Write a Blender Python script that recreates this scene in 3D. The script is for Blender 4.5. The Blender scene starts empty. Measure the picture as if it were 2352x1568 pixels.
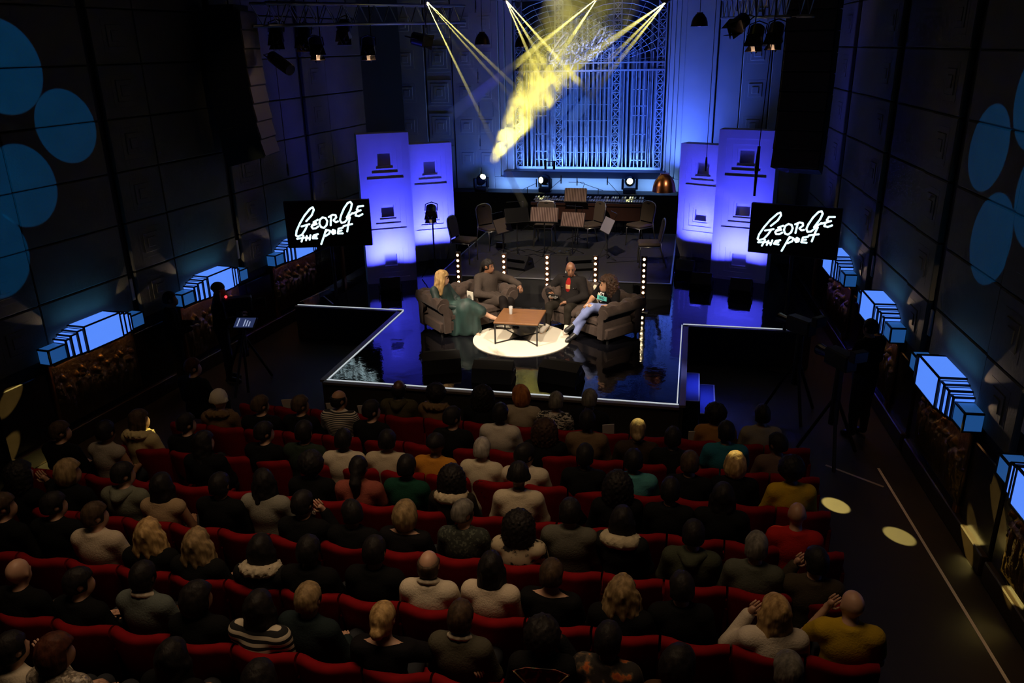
import bpy, math, random
import numpy as np
from mathutils import Matrix, Vector
random.seed(7); np.random.seed(7)
sc = bpy.context.scene
COL = sc.collection
# ---------------------------------------------------------------- camera
cam = bpy.data.cameras.new('camera'); cam_o = bpy.data.objects.new('camera', cam); COL.objects.link(cam_o)
cam.sensor_width = 36.0; cam.lens = 28.155; cam.clip_end = 200
def cam_axes(yaw, pitch, roll):
    cy, sy, cp, sp = math.cos(yaw), math.sin(yaw), math.cos(pitch), math.sin(pitch)
    F = Vector((-sy*cp, cy*cp, -sp)); Rt = Vector((cy, sy, 0)); U = Rt.cross(F); c, s = math.cos(roll), math.sin(roll)
    return c*Rt+s*U, -s*Rt+c*U, F
_x, _y, _f = cam_axes(0.223145, 0.353605, -0.02104)
cam_o.matrix_world = Matrix(((_x.x, _y.x, -_f.x, 0), (_x.y, _y.y, -_f.y, 0), (_x.z, _y.z, -_f.z, 5.14), (0, 0, 0, 1)))
sc.camera = cam_o
# ---------------------------------------------------------------- world, exposure, sampling helpers
w = bpy.data.worlds.new('dark_hall'); sc.world = w; w.use_nodes = True
w.node_tree.nodes['Background'].inputs[0].default_value = (0.02, 0.03, 0.05, 1)
w.node_tree.nodes['Background'].inputs[1].default_value = 0.012
sc.view_settings.view_transform = 'Standard'; sc.view_settings.look = 'None'
sc.view_settings.exposure = 0.0; sc.view_settings.gamma = 1.0; sc.view_settings.use_curve_mapping = False
sc.cycles.use_denoising = True; sc.cycles.use_adaptive_sampling = True; sc.cycles.adaptive_threshold = .03; sc.cycles.adaptive_min_samples = 16
sc.cycles.max_bounces = 5; sc.cycles.diffuse_bounces = 2; sc.cycles.glossy_bounces = 3; sc.cycles.transmission_bounces = 5
sc.cycles.volume_bounces = 0; sc.cycles.sample_clamp_indirect = 3.0; sc.cycles.caustics_reflective = False; sc.cycles.caustics_refractive = False
# ---------------------------------------------------------------- lamps of the place
def aim(o, target):
    d = Vector(target)-o.location
    o.rotation_euler = d.to_track_quat('-Z', 'Y').to_euler()
def spot(name, loc, target, power, color, angle, blend=.3, radius=.05):
    l = bpy.data.lights.new(name, 'SPOT'); l.energy = power; l.color = color; l.spot_size = math.radians(angle); l.spot_blend = blend; l.shadow_soft_size = radius
    o = bpy.data.objects.new(name, l); COL.objects.link(o); o.location = loc; aim(o, target); return o
def area(name, loc, target, power, color, sx, sy, spread=180):
    l = bpy.data.lights.new(name, 'AREA'); l.shape = 'RECTANGLE'; l.size = sx; l.size_y = sy; l.energy = power; l.color = color; l.spread = math.radians(spread)
    o = bpy.data.objects.new(name, l); COL.objects.link(o); o.location = loc; aim(o, target); return o
WARM = (1.0, .80, .58); BLUE = (.10, .13, 1.0); CYAN = (.0, .22, .9); YEL = (1.0, .86, .22)
# key light on the sofas, from the front rig above the stalls
spot('key_lamp', (-6.6, 7.2, 7.6), (-2.6, 12.5, 1.0), 4200, WARM, 22, .5, .12)
spot('key_lamp', (1.4, 7.4, 7.6), (-2.5, 12.5, 1.0), 2900, WARM, 22, .5, .12)
spot('key_lamp', (-2.6, 6.2, 8.2), (-2.55, 12.2, .7), 2300, (1, .86, .66), 19, .5, .1)
spot('back_lamp', (-6.1, 15.6, 5.6), (-2.9, 12.4, 1.1), 260, (1, .72, .48), 34, .6, .1)
spot('back_lamp', (.9, 15.2, 5.6), (-2.2, 12.4, 1.1), 240, (1, .72, .48), 34, .6, .1)
# band platform
spot('band_lamp', (-2.6, 9.5, 7.8), (-2.5, 16.3, .9), 1700, (1, .80, .62), 28, .7, .15)
# dimmed house light over the stalls
area('house_light', (-2.3, 4.6, 8.3), (-2.3, 5.0, .8), 44, (1.0, .68, .40), 5, 3, 76)
# blue wash on the organ niche
spot('niche_wash', (-2.6, 16.6, 6.6), (-2.45, 20.2, 3.4), 900, (.06, .20, 1.0), 50, .8, .15)
area('niche_footlight', (-2.6, 19.72, 1.78), (-2.6, 20.05, 2.1), 26, (.22, .45, 1.0), 4.4, .08)
area('niche_sidelight', (-.30, 19.2, 1.90), (-.36, 20.02, 4.6), 60, (.07, .15, 1.0), .35, .15, 95)
area('niche_sidelight', (-4.9, 19.0, 1.95), (-4.6, 20.05, 4.2), 12, (.07, .17, 1.0), .4, .2)
area('grille_footlight', (-2.6, 19.75, 2.26), (-2.6, 20.4, 3.0), 58, (.18, .36, 1.0), 3.3, .06)
# ---------------------------------------------------------------- materials
MATS = {}
def mat(name, col, rough=.6, metal=0., emit=None, estr=0., var=None, bump=None, spec=.5, sheen=0., trans=0., coat=0.):
    if name in MATS: return MATS[name]
    m = bpy.data.materials.new(name); m.use_nodes = True; nt = m.node_tree; b = nt.nodes['Principled BSDF']
    b.inputs['Base Color'].default_value = (*col, 1); b.inputs['Roughness'].default_value = rough; b.inputs['Metallic'].default_value = metal
    b.inputs['Specular IOR Level'].default_value = spec
    if sheen: b.inputs['Sheen Weight'].default_value = sheen
    if trans: b.inputs['Transmission Weight'].default_value = trans
    if coat: b.inputs['Coat Weight'].default_value = coat
    if emit: b.inputs['Emission Color'].default_value = (*emit, 1); b.inputs['Emission Strength'].default_value = estr
    tc = None
    if var or bump: tc = nt.nodes.new('ShaderNodeTexCoord')
    if var:
        n = nt.nodes.new('ShaderNodeTexNoise'); n.inputs['Scale'].default_value = var[0]; n.inputs['Detail'].default_value = 4
        nt.links.new(tc.outputs['Object'], n.inputs['Vector'])
        mx = nt.nodes.new('ShaderNodeMix'); mx.data_type = 'RGBA'; a = var[1]
        mx.inputs['A'].default_value = (*[c*(1-a) for c in col], 1); mx.inputs['B'].default_value = (*[min(1, c*(1+a)) for c in col], 1)
        nt.links.new(n.outputs['Fac'], mx.inputs['Factor']); nt.links.new(mx.outputs['Result'], b.inputs['Base Color'])
    if bump:
        n = nt.nodes.new('ShaderNodeTexNoise'); n.inputs['Scale'].default_value = bump[0]; n.inputs['Detail'].default_value = 3
        nt.links.new(tc.outputs['Object'], n.inputs['Vector'])
        bp = nt.nodes.new('ShaderNodeBump'); bp.inputs['Strength'].default_value = bump[1]; bp.inputs['Distance'].default_value = .02
        nt.links.new(n.outputs['Fac'], bp.inputs['Height']); nt.links.new(bp.outputs['Normal'], b.inputs['Normal'])
    MATS[name] = m; return m
def ramp_mat(name, kind, scale, stops, rough=.8, stretch=(1, 1, 1), dist=0., bump=0.):
    """base colour from a wave / noise / voronoi texture through a ramp"""
    if name in MATS: return MATS[name]
    m = mat(name, stops[0][1], rough); nt = m.node_tree; b = nt.nodes['Principled BSDF']
    tc = nt.nodes.new('ShaderNodeTexCoord'); mp = nt.nodes.new('ShaderNodeMapping'); mp.inputs['Scale'].default_value = stretch
    nt.links.new(tc.outputs['Object'], mp.inputs['Vector'])
    if kind == 'wave': t = nt.nodes.new('ShaderNodeTexWave'); t.bands_direction = 'Z'; t.inputs['Distortion'].default_value = dist; out = 'Fac'
    elif kind == 'voro': t = nt.nodes.new('ShaderNodeTexVoronoi'); out = 'Color'
    else: t = nt.nodes.new('ShaderNodeTexNoise'); t.inputs['Detail'].default_value = 5; out = 'Fac'
    t.inputs['Scale'].default_value = scale; nt.links.new(mp.outputs['Vector'], t.inputs['Vector'])
    r = nt.nodes.new('ShaderNodeValToRGB'); r.color_ramp.interpolation = 'LINEAR'
    while len(r.color_ramp.elements) < len(stops): r.color_ramp.elements.new(.5)
    for e, (p, c) in zip(r.color_ramp.elements, stops): e.position = p; e.color = (*c, 1)
    nt.links.new(t.outputs[out], r.inputs['Fac']); nt.links.new(r.outputs['Color'], b.inputs['Base Color'])
    if bump:
        bp = nt.nodes.new('ShaderNodeBump'); bp.inputs['Strength'].default_value = bump; bp.inputs['Distance'].default_value = .02
        nt.links.new(t.outputs[out], bp.inputs['Height']); nt.links.new(bp.outputs['Normal'], b.inputs['Normal'])
    return m
def volume_mat(name, col, dens, noise=None, aniso=0.):
    m = bpy.data.materials.new(name); m.use_nodes = True; nt = m.node_tree; nt.nodes.clear()
    o = nt.nodes.new('ShaderNodeOutputMaterial'); v = nt.nodes.new('ShaderNodeVolumeScatter'); v.inputs['Color'].default_value = (*col, 1)
    v.inputs['Density'].default_value = dens; v.inputs['Anisotropy'].default_value = aniso
    if noise:
        tc = nt.nodes.new('ShaderNodeTexCoord'); n = nt.nodes.new('ShaderNodeTexNoise'); n.inputs['Scale'].default_value = noise[0]; n.inputs['Detail'].default_value = 5
        n.inputs['Distortion'].default_value = noise[3]
        r = nt.nodes.new('ShaderNodeMapRange'); r.inputs['From Min'].default_value = noise[1]; r.inputs['From Max'].default_value = noise[2]; r.inputs['To Max'].default_value = dens
        nt.links.new(tc.outputs['Object'], n.inputs['Vector']); nt.links.new(n.outputs['Fac'], r.inputs['Value'])
        ds = nt.nodes.new('ShaderNodeVectorMath'); ds.operation = 'DISTANCE'; ds.inputs[1].default_value = noise[4]; nt.links.new(tc.outputs['Object'], ds.inputs[0])
        pw = nt.nodes.new('ShaderNodeMath'); pw.operation = 'POWER'; pw.inputs[1].default_value = .25; nt.links.new(ds.outputs['Value'], pw.inputs[0])
        ml = nt.nodes.new('ShaderNodeMath'); ml.operation = 'MULTIPLY'; nt.links.new(pw.outputs[0], ml.inputs[0]); nt.links.new(r.outputs['Result'], ml.inputs[1]); 
        def vm(op, x, y):
            q = nt.nodes.new('ShaderNodeVectorMath'); q.operation = op; nt.links.new(x, q.inputs[0])
            if y is not None: q.inputs[1].default_value = y
            return q
        sb = vm('SUBTRACT', tc.outputs['Object'], noise[4]); cr = vm('CROSS_PRODUCT', sb.outputs[0], noise[5]); ln = vm('LENGTH', cr.outputs[0], None); dt = vm('DOT_PRODUCT', sb.outputs[0], noise[5])
        def mm(op, x, y):
            q = nt.nodes.new('ShaderNodeMath'); q.operation = op
            for i, z in enumerate((x, y)):
                if isinstance(z, (int, float)): q.inputs[i].default_value = z
                elif z is not None: nt.links.new(z, q.inputs[i])
            return q.outputs[0]
        rad = mm('ADD', mm('MULTIPLY', dt.outputs['Value'], .125), .05); fall = mm('MAXIMUM', mm('SUBTRACT', 1.0, mm('DIVIDE', ln.outputs['Value'], rad)), 0.0); start = mm('MINIMUM', mm('MAXIMUM', mm('MULTIPLY', mm('SUBTRACT', dt.outputs['Value'], .9), .7), 0.0), 1.0)
        nt.links.new(mm('MULTIPLY', mm('MULTIPLY', ml.outputs[0], mm('MINIMUM', mm('MULTIPLY', fall, 2.2), 1.0)), start), v.inputs['Density'])
    nt.links.new(v.outputs['Volume'], o.inputs['Volume']); MATS[name] = m; return m
BLACK = mat('matt_black', (.006, .006, .007), .7); GLOSSBLACK = mat('gloss_black', (.006, .006, .007), .3)
STEEL = mat('steel', (.5, .5, .52), .3, 1.0); WHITE = mat('white_paint', (.75, .75, .72), .6)
# ---------------------------------------------------------------- mesh building
class MB:
    def __init__(s): s.v = []; s.f = []
    def add(s, vs, fs):
        n = len(s.v); s.v += [tuple(p) for p in vs]; s.f += [tuple(n+i for i in f) for f in fs]; return s
    def box(s, x0, x1, y0, y1, z0, z1, M=None):
        vs = [Vector((x, y, z)) for z in (z0, z1) for y in (y0, y1) for x in (x0, x1)]
        if M is not None: vs = [M @ p for p in vs]
        return s.add(vs, [(0, 2, 3, 1), (4, 5, 7, 6), (0, 1, 5, 4), (2, 6, 7, 3), (0, 4, 6, 2), (1, 3, 7, 5)])
    def bbox(s, x0, x1, y0, y1, z0, z1, b=.02, M=None):
        """box with chamfered edges"""
        X, Y, Z = (x0, x1), (y0, y1), (z0, z1); vs = []; idx = {}
        for i in (0, 1):
            for j in (0, 1):
                for k in (0, 1):
                    si, sj, sk = (1-2*i)*b, (1-2*j)*b, (1-2*k)*b; p = (X[i], Y[j], Z[k])
                    for a in range(3):
                        q = [p[0]+si, p[1]+sj, p[2]+sk]; q[a] = p[a]; idx[i, j, k, a] = len(vs); vs.append(Vector(q))
        fs = []
        for a in range(3):
            o = [x for x in range(3) if x != a]
            for e in (0, 1):
                q = []
                for (u, v) in ((0, 0), (1, 0), (1, 1), (0, 1)):
                    c = [0]*3; c[a] = e; c[o[0]] = u; c[o[1]] = v; q.append(idx[(*c, a)])
                fs.append(q)
            for u in (0, 1):
                for v in (0, 1):
                    c0 = [0]*3; c0[o[0]] = u; c0[o[1]] = v; c1 = list(c0); c1[a] = 1
                    fs.append([idx[(*c0, o[0])], idx[(*c1, o[0])], idx[(*c1, o[1])], idx[(*c0, o[1])]])
        for i in (0, 1):
            for j in (0, 1):
                for k in (0, 1): fs.append([idx[i, j, k, 0], idx[i, j, k, 1], idx[i, j, k, 2]])
        if M is not None: vs = [M @ p for p in vs]
        return s.add(vs, fs)
    def tube(s, pts, r, n=8, M=None):
        pts = [Vector(p) for p in pts]; rs = r if hasattr(r, '__len__') else [r]*len(pts); vs = []; fs = []; up = None
        for i, p in enumerate(pts):
            d = (pts[min(i+1, len(pts)-1)]-pts[max(i-1, 0)]); d = d.normalized() if d.length > 1e-9 else Vector((0, 0, 1))
            if up is None: up = Vector((0, 0, 1)) if abs(d.z) < .9 else Vector((1, 0, 0))
            a = d.cross(up).normalized(); b = a.cross(d).normalized(); up = b
            for k in range(n):
                t = 2*math.pi*k/n; vs.append(p+rs[i]*(math.cos(t)*a+math.sin(t)*b))
        for i in range(len(pts)-1):
            for k in range(n): fs.append((i*n+k, i*n+(k+1) % n, (i+1)*n+(k+1) % n, (i+1)*n+k))
        fs.append(tuple(reversed(range(n)))); fs.append(tuple((len(pts)-1)*n+k for k in range(n)))
        if M is not None: vs = [M @ p for p in vs]
        return s.add(vs, fs)
    def lathe(s, prof, n=20, M=None):
        vs = []; fs = []
        for r, z in prof:
            for k in range(n): t = 2*math.pi*k/n; vs.append(Vector((r*math.cos(t), r*math.sin(t), z)))
        for i in range(len(prof)-1):
            for k in range(n): fs.append((i*n+k, i*n+(k+1) % n, (i+1)*n+(k+1) % n, (i+1)*n+k))
        if prof[0][0] > 1e-6: fs.append(tuple(reversed(range(n))))
        if prof[-1][0] > 1e-6: fs.append(tuple((len(prof)-1)*n+k for k in range(n)))
        if M is not None: vs = [M @ p for p in vs]
        return s.add(vs, fs)
    def prism(s, poly, h0, h1, M=None):
        """polygon in xy, extruded h0..h1 in z"""
        n = len(poly); vs = [Vector((x, y, h)) for h in (h0, h1) for x, y in poly]
        if M is not None: vs = [M @ p for p in vs]
        return s.add(vs, [tuple(reversed(range(n))), tuple(range(n, 2*n))]+[(i, (i+1) % n, n+(i+1) % n, n+i) for i in range(n)])
    def ball(s, c, r, n=10, m=6, M=None):
        r = r if hasattr(r, '__len__') else (r, r, r); vs = [Vector((c[0], c[1], c[2]-r[2]))]; fs = []
        for i in range(1, m):
            a = math.pi*i/m
            for k in range(n): t = 2*math.pi*k/n; vs.append(Vector((c[0]+r[0]*math.sin(a)*math.cos(t), c[1]+r[1]*math.sin(a)*math.sin(t), c[2]-r[2]*math.cos(a))))
        vs.append(Vector((c[0], c[1], c[2]+r[2])))
        for k in range(n):
            fs.append((0, 1+(k+1) % n, 1+k)); fs.append((len(vs)-1, 1+(m-2)*n+k, 1+(m-2)*n+(k+1) % n))
            for i in range(m-2): fs.append((1+i*n+k, 1+i*n+(k+1) % n, 1+(i+1)*n+(k+1) % n, 1+(i+1)*n+k))
        if M is not None: vs = [M @ p for p in vs]
        return s.add(vs, fs)
    def mesh(s, name, smooth=False):
        import bmesh
        me = bpy.data.meshes.new(name); me.from_pydata(s.v, [], s.f)
        bm = bmesh.new(); bm.from_mesh(me); bmesh.ops.recalc_face_normals(bm, faces=bm.faces); bm.to_mesh(me); bm.free()
        if smooth:
            me.polygons.foreach_set('use_smooth', [True]*len(me.polygons))
            if smooth == 'auto': me.set_sharp_from_angle(angle=math.radians(40))
        return me
    def build(s, name, m, parent=None, smooth=False, M=None):
        return link(name, s.mesh(name, smooth), m, parent, M)
def link(name, me, m, parent=None, M=None):
    o = bpy.data.objects.new(name, me); COL.objects.link(o)
    if m is not None:
        if not me.materials: me.materials.append(m)
        elif me.materials[0] != m: o.material_slots[0].link = 'OBJECT'; o.material_slots[0].material = m
    if parent is not None: o.parent = parent
    if M is not None: o.matrix_local = M
    return o
def empty(name, loc=(0, 0, 0), rz=0., M=None):
    o = bpy.data.objects.new(name, None); COL.objects.link(o); o.empty_display_size = .2
    if M is not None: o.matrix_world = M
    else: o.location = loc; o.rotation_euler = (0, 0, rz)
    return o
def tag(o, label=None, cat=None, group=None, kind=None):
    if label: o['label'] = label
    if cat: o['category'] = cat
    if group: o['group'] = group
    if kind: o['kind'] = kind
    return o
def copy_tree(o, parent=None):
    c = o.copy(); COL.objects.link(c)
    if parent is not None: c.parent = parent
    for ch in o.children: copy_tree(ch, c)
    return c
T = Matrix.Translation
def RZ(a): return Matrix.Rotation(a, 4, 'Z')
def RX(a): return Matrix.Rotation(a, 4, 'X')
def RY(a): return Matrix.Rotation(a, 4, 'Y')
def look(loc, target, roll=0.):
    """matrix at loc whose -Z points at target"""
    q = (Vector(target)-Vector(loc)).to_track_quat('-Z', 'Y'); return T(Vector(loc)) @ q.to_matrix().to_4x4() @ RZ(roll)
# ---------------------------------------------------------------- smooth solid shapes (signed distance + surface nets)
def sd_caps(P, p0, p1, r0, r1):
    p0 = np.array(p0, float); p1 = np.array(p1, float); d = p1-p0; L = d@d+1e-12
    t = np.clip(((P-p0)@d)/L, 0, 1); return np.linalg.norm(P-p0-t[..., None]*d, axis=-1)-(r0+(r1-r0)*t)
def sd_ell(P, c, r, R=None):
    q = P-np.array(c, float)
    if R is not None: q = q @ R
    r = np.array(r, float); k0 = np.linalg.norm(q/r, axis=-1); k1 = np.linalg.norm(q/(r*r), axis=-1)+1e-9
    return k0*(k0-1)/k1
def smin(a, b, k):
    h = np.clip(.5+.5*(b-a)/k, 0, 1); return b*(1-h)+a*h-k*h*(1-h)
def field(P, prims, k=.03, infl=0.):
    d = None
    for p in prims:
        e = sd_caps(P, *p[1:5]) if p[0] == 'c' else sd_ell(P, *p[1:])
        kk = k
        d = e if d is None else smin(d, e, kk)
    return d-infl
def bounds(prims, pad):
    lo = np.full(3, 9e9); hi = -lo
    for p in prims:
        if p[0] == 'c':
            for q, r in ((p[1], p[3]), (p[2], p[4])): lo = np.minimum(lo, np.array(q)-r); hi = np.maximum(hi, np.array(q)+r)
        else:
            r = max(p[2]) if len(p) > 3 and p[3] is not None else np.array(p[2]); lo = np.minimum(lo, np.array(p[1])-r); hi = np.maximum(hi, np.array(p[1])+r)
    return lo-pad, hi+pad
def nets(fn, lo, hi, h):
    ax = [np.arange(lo[i], hi[i]+h, h) for i in range(3)]
    G = np.stack(np.meshgrid(*ax, indexing='ij'), -1).astype(np.float64); D = fn(G); n = D.shape; S = D < 0
    corners = [(i, j, k) for i in (0, 1) for j in (0, 1) for k in (0, 1)]
    cn = tuple(x-1 for x in n); cnt = np.zeros(cn, int); acc = np.zeros((*cn, 3))
    sl = lambda o: tuple(slice(o[a], o[a]+cn[a]) for a in range(3))
    for a in range(len(corners)):
        for b in range(a+1, len(corners)):
            ca, cb = corners[a], corners[b]
            if sum(abs(ca[i]-cb[i]) for i in range(3)) != 1: continue
            da, db = D[sl(ca)], D[sl(cb)]; x = (da < 0) != (db < 0); t = np.where(x, da/(da-db+1e-12*(da == db)), 0)
            p = np.array(ca)+t[..., None]*(np.array(cb)-np.array(ca)); acc += np.where(x[..., None], p, 0); cnt += x
    act = cnt > 0; vid = np.full(cn, -1); vid[act] = np.arange(act.sum())
    ijk = np.argwhere(act); V = lo+h*(ijk+acc[act]/cnt[act][:, None]); F = []
    for a in range(3):
        o = [x for x in range(3) if x != a]
        s0 = [slice(1, n[i]-1) for i in range(3)]; s0[a] = slice(0, n[a]-1); s1 = list(s0); s1[a] = slice(1, n[a])
        A = S[tuple(s0)]; B = S[tuple(s1)]; e = np.argwhere(A != B)
        if not len(e): continue
        base = e.copy(); base[:, o[0]] += 1; base[:, o[1]] += 1; q = []
        for (u, v) in ((0, 0), (-1, 0), (-1, -1), (0, -1)):
            c = base.copy(); c[:, o[0]] += u; c[:, o[1]] += v; q.append(vid[c[:, 0], c[:, 1], c[:, 2]])
        F.append(np.stack(q, 1))
    return V, np.concatenate(F) if F else np.zeros((0, 4), int)
def solid(fn, lo, hi, h, smooth_it=1):
    V, F = nets(fn, np.array(lo, float), np.array(hi, float), h)
    for _ in range(smooth_it):
        acc = np.zeros_like(V); c = np.zeros(len(V))
        for i in range(4):
            a, b = F[:, i], F[:, (i+1) % 4]
            np.add.at(acc, a, V[b]); np.add.at(c, a, 1); np.add.at(acc, b, V[a]); np.add.at(c, b, 1)
        V = V*.5+.5*acc/np.maximum(c, 1)[:, None]
    m = MB(); m.v = [tuple(p) for p in V]; m.f = [tuple(int(i) for i in f) for f in F]; return m
# ---------------------------------------------------------------- the hall: floor, side walls, back wall
CARPET = mat('dark_carpet', (.012, .011, .011), .95, bump=(120, .3)); AISLE = mat('aisle_boards', (.010, .009, .008), .6, var=(6, .4))
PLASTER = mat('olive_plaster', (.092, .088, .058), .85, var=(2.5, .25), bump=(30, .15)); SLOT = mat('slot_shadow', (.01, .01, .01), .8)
BACKP = mat('back_plaster', (.36, .38, .40), .8, var=(2, .15)); BLKPAINT = mat('black_paint', (.008, .008, .009), .55)
STAGEBLK = mat('stage_gloss', (.004, .004, .006), .06, bump=(7.0, .10), spec=.6); RISERC = mat('riser_carpet', (.035, .033, .032), .9, var=(20, .3), bump=(150, .2))
EDGE = mat('edge_strip', (.9, .93, 1.0), .35, emit=(.85, .93, 1.0), estr=.55); FASCIA = mat('stage_fascia', (.035, .028, .020), .6, var=(5, .3))
MARBLE = mat('dark_marble', (.016, .012, .010), .25, var=(4, .6))
tag(MB().box(-12, 6, -3, 22, -.2, 0).build('floor', AISLE), 'dark boarded hall floor under the stalls', kind='structure')
for r in range(1, 9):      # shallow tiers under the seat rows
    tag(MB().box(-7.2, 1.62, (8.76-.73*r)-.62, (8.76-.73*r)+.11, 0, .043*r).build('floor_tier', CARPET), 'carpeted tier under a row of seats', kind='structure')
tag(MB().box(-12, 6, -3, 22, 8.4, 8.6).build('ceiling', BLKPAINT), 'black ceiling high over the hall', kind='structure')
AL, AR, KL, KR = .1003, .0618, -9.13, 3.62
dL = Vector((math.sin(AL), math.cos(AL), 0)); nL = Vector((math.cos(AL), -math.sin(AL), 0))
dR = Vector((-math.sin(AR), math.cos(AR), 0)); nR = Vector((math.cos(AR), math.sin(AR), 0))
WL = T(nL*KL) @ RZ(math.atan2(-dL.y, -dL.x)); WR = T(nR*KR) @ RZ(math.atan2(dR.y, dR.x))     # local x along wall, y into the hall
panel_cache = {}
def shared(key, fn):
    if key not in panel_cache: panel_cache[key] = fn()
    return panel_cache[key]
def bb(x, y, z, b=.012):  # chamfered block, x centred, y from the wall outwards, z from 0
    return shared(('bb', x, y, z), lambda: MB().bbox(-x/2, x/2, 0, y, 0, z, b).mesh('block'))
def square_relief():
    m = MB()
    for i, e in enumerate((.31, .23, .15, .075)): m.bbox(-e, e, -.02, .012+.010*i, .37-e, .37+e, .006)
    return m.mesh('square_relief')
def side_wall(side):
    sg = -1 if side == 'left' else 1; WM = WL if side == 'left' else WR
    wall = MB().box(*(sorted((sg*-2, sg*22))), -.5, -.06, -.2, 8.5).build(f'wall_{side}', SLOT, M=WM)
    tag(wall, f'{"left" if side=="left" else "right"} hall wall of olive plaster blocks with slots and square reliefs', kind='structure')
    pitch, slots = (2.60, [6.67, 9.27, 11.87, 14.47]) if side == 'left' else (2.68, [4.75, 7.43, 10.15, 12.90, 15.6])
    for sl in slots:
        for c in range(8):                      # block courses, .74 m
            z = 1.31+.74*c
            link('relief_block', bb(.86, .075, .725), PLASTER, wall, T((sg*(sl+.51), -.06, z)))
            link('square_relief', shared('sq', square_relief), PLASTER, wall, T((sg*(sl+.51), -.005, z)))
            link('wall_block', bb(1.58, .06, .725), PLASTER, wall, T((sg*(sl+1.75), -.06, z)))
        link('slot_lamp', shared('slotlamp', lambda: MB().bbox(-.035, .035, 0, .03, 0, .34, .008).mesh('slot_lamp')), mat('frosted_slot', (.55, .52, .45), .5), wall, T((sg*sl, -.05, 1.62)))
        link('dado', bb(2.6, .10, 1.15), MARBLE, wall, T((sg*(sl+1.3), -.06, .0)))
        link('skirting', bb(2.6, .16, .24), mat('skirting', (.03, .02, .012), .4, var=(3, .5)), wall, T((sg*(sl+1.3), -.06, .0)))
        link('pilaster_edge', shared('pe', lambda: MB().bbox(-.05, .05, 0, .14, 0, 1.25, .01).mesh('pilaster_edge')), mat('copper_trim', (.30, .13, .05), .4, .6), wall, T((sg*(sl+.85), -.06, 0)))
    return wall
side_wall('left'); side_wall('right')
# back wall with the organ niche (Y = 20)
bw = MB().box(-8.5, 3.5, 20.95, 21.2, 0, 8.5).build('wall_back', BACKP); tag(bw, 'back wall behind the stage with organ niche', kind='structure')
def wp(x0, x1, z0, z1, y0=20.0, y1=20.95, name='wall_panel', b=.012, m=BACKP): return MB().bbox(x0, x1, y0, y1, z0, z1, b).build(name, m, bw)
for a, b in ((-7.6, -6.62), (-6.6, -5.92), (-5.9, -5.27), (-5.25, -4.90)):
    wp(a, b, 0, 8.4, 20.0 if a != -6.6 else 20.05)
    for k in range(6): link('square_relief', shared('sq', square_relief), BACKP, bw, T(((a+b)/2, 20.02, 2.1+.8*k)) @ RZ(math.pi))
for a, b in ((-.30, .42), (.44, .98), (1.0, 1.62), (1.64, 2.6)):
    wp(a, b, 0, 8.4, 20.0 if a != .44 else 20.05)
    if a > .9:
        for k in range(6): link('square_relief', shared('sq', square_relief), BACKP, bw, T(((a+b)/2, 20.02, 2.1+.8*k)) @ RZ(math.pi))
wp(-4.9, -.3, 0, 2.03); wp(-4.9, -.3, 6.15, 8.4)
for i, (a, b) in enumerate(((-4.90, -4.74), (-4.73, -4.60), (-4.59, -4.42))): wp(a, b, 2.03, 6.15, 20.0+.06*i, name='jamb')
for i, (a, b) in enumerate(((-.42, -.30), (-.53, -.43), (-.70, -.54))): wp(a, b, 2.03, 6.15, 20.0+.06*i, name='jamb')
wp(-4.62, -.62, 2.04, 2.20, 19.78, 20.9, name='niche_sill', m=mat('dark_sill', (.03, .04, .07), .5))
tag(MB().bbox(-5.9, -.30, 19.45, 20.0, 0, 1.72, .01).build('stage_plinth', BLKPAINT), 'black plinth along the back of the stage', kind='structure')
# organ grille and pipes
GR = mat('grille_paint', (.30, .36, .48), .45, .3); X0, X1, Z0, Z1 = -4.36, -.76, 2.24, 6.1
gr = empty('organ_grille', (-2.56, 20.2, 2.2)); tag(gr, 'blue-lit art deco organ grille with crossed lattice columns filling the niche', 'grille')
def gpart(name, mb, m=GR): o = mb.build(name, m, gr); o.matrix_local = T((2.56, -20.2, -2.2)); return o
W = X1-X0; cols = [(.0, .05), (.274, .326), (.660, .712), (.95, 1.0)]
for c0, c1 in cols:
    xa, xb = X0+c0*W, X0+c1*W
    for x in (xa, xb): gpart('column_rail', MB().box(x-.014, x+.014, 20.17, 20.22, Z0, Z1))
    for k in range(int((Z1-Z0)/.2)):
        za, zb = Z0+.2*k, Z0+.2*k+.2; m = MB().box(xa, xb, 20.18, 20.21, za-.01, za+.01)
        for (p, q) in (((xa, za), (xb, zb)), ((xa, zb), (xb, za))): m.tube([(p[0], 20.195, p[1]), (q[0], 20.195, q[1])], .011, 4)
        gpart('lattice_cross', m)
for a, b, n in ((.05, .274, 8), (.326, .66, 13), (.712, .95, 9)):
    for i in range(1, n):
        x = X0+(a+(b-a)*i/n)*W; gpart('vertical_bar', MB().box(x-.012, x+.012, 20.18, 20.21, Z0, 4.55 if i % 2 else 4.95))
    for z in ((2.62, 3.0, 3.38, 3.76, 4.14, 4.52) if n == 13 else (2.44, 2.64, 3.06, 3.5, 3.72, 4.1)):
        gpart('cross_bar', MB().box(X0+a*W, X0+b*W, 20.19, 20.205, z-.007, z+.007) if n == 13 else MB().box(X0+(a+.08)*W, X0+(b-.06)*W, 20.18, 20.21, z-.010, z+.010))
gpart('bottom_rail', MB().box(X0, X1, 20.15, 20.23, Z0-.03, Z0+.03)); gpart('middle_rail', MB().box(X0, X1, 20.16, 20.22, 4.52, 4.56)); gpart('upper_rail', MB().box(X0, X1, 20.16, 20.22, 4.70, 4.73))
tr = MB()
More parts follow.
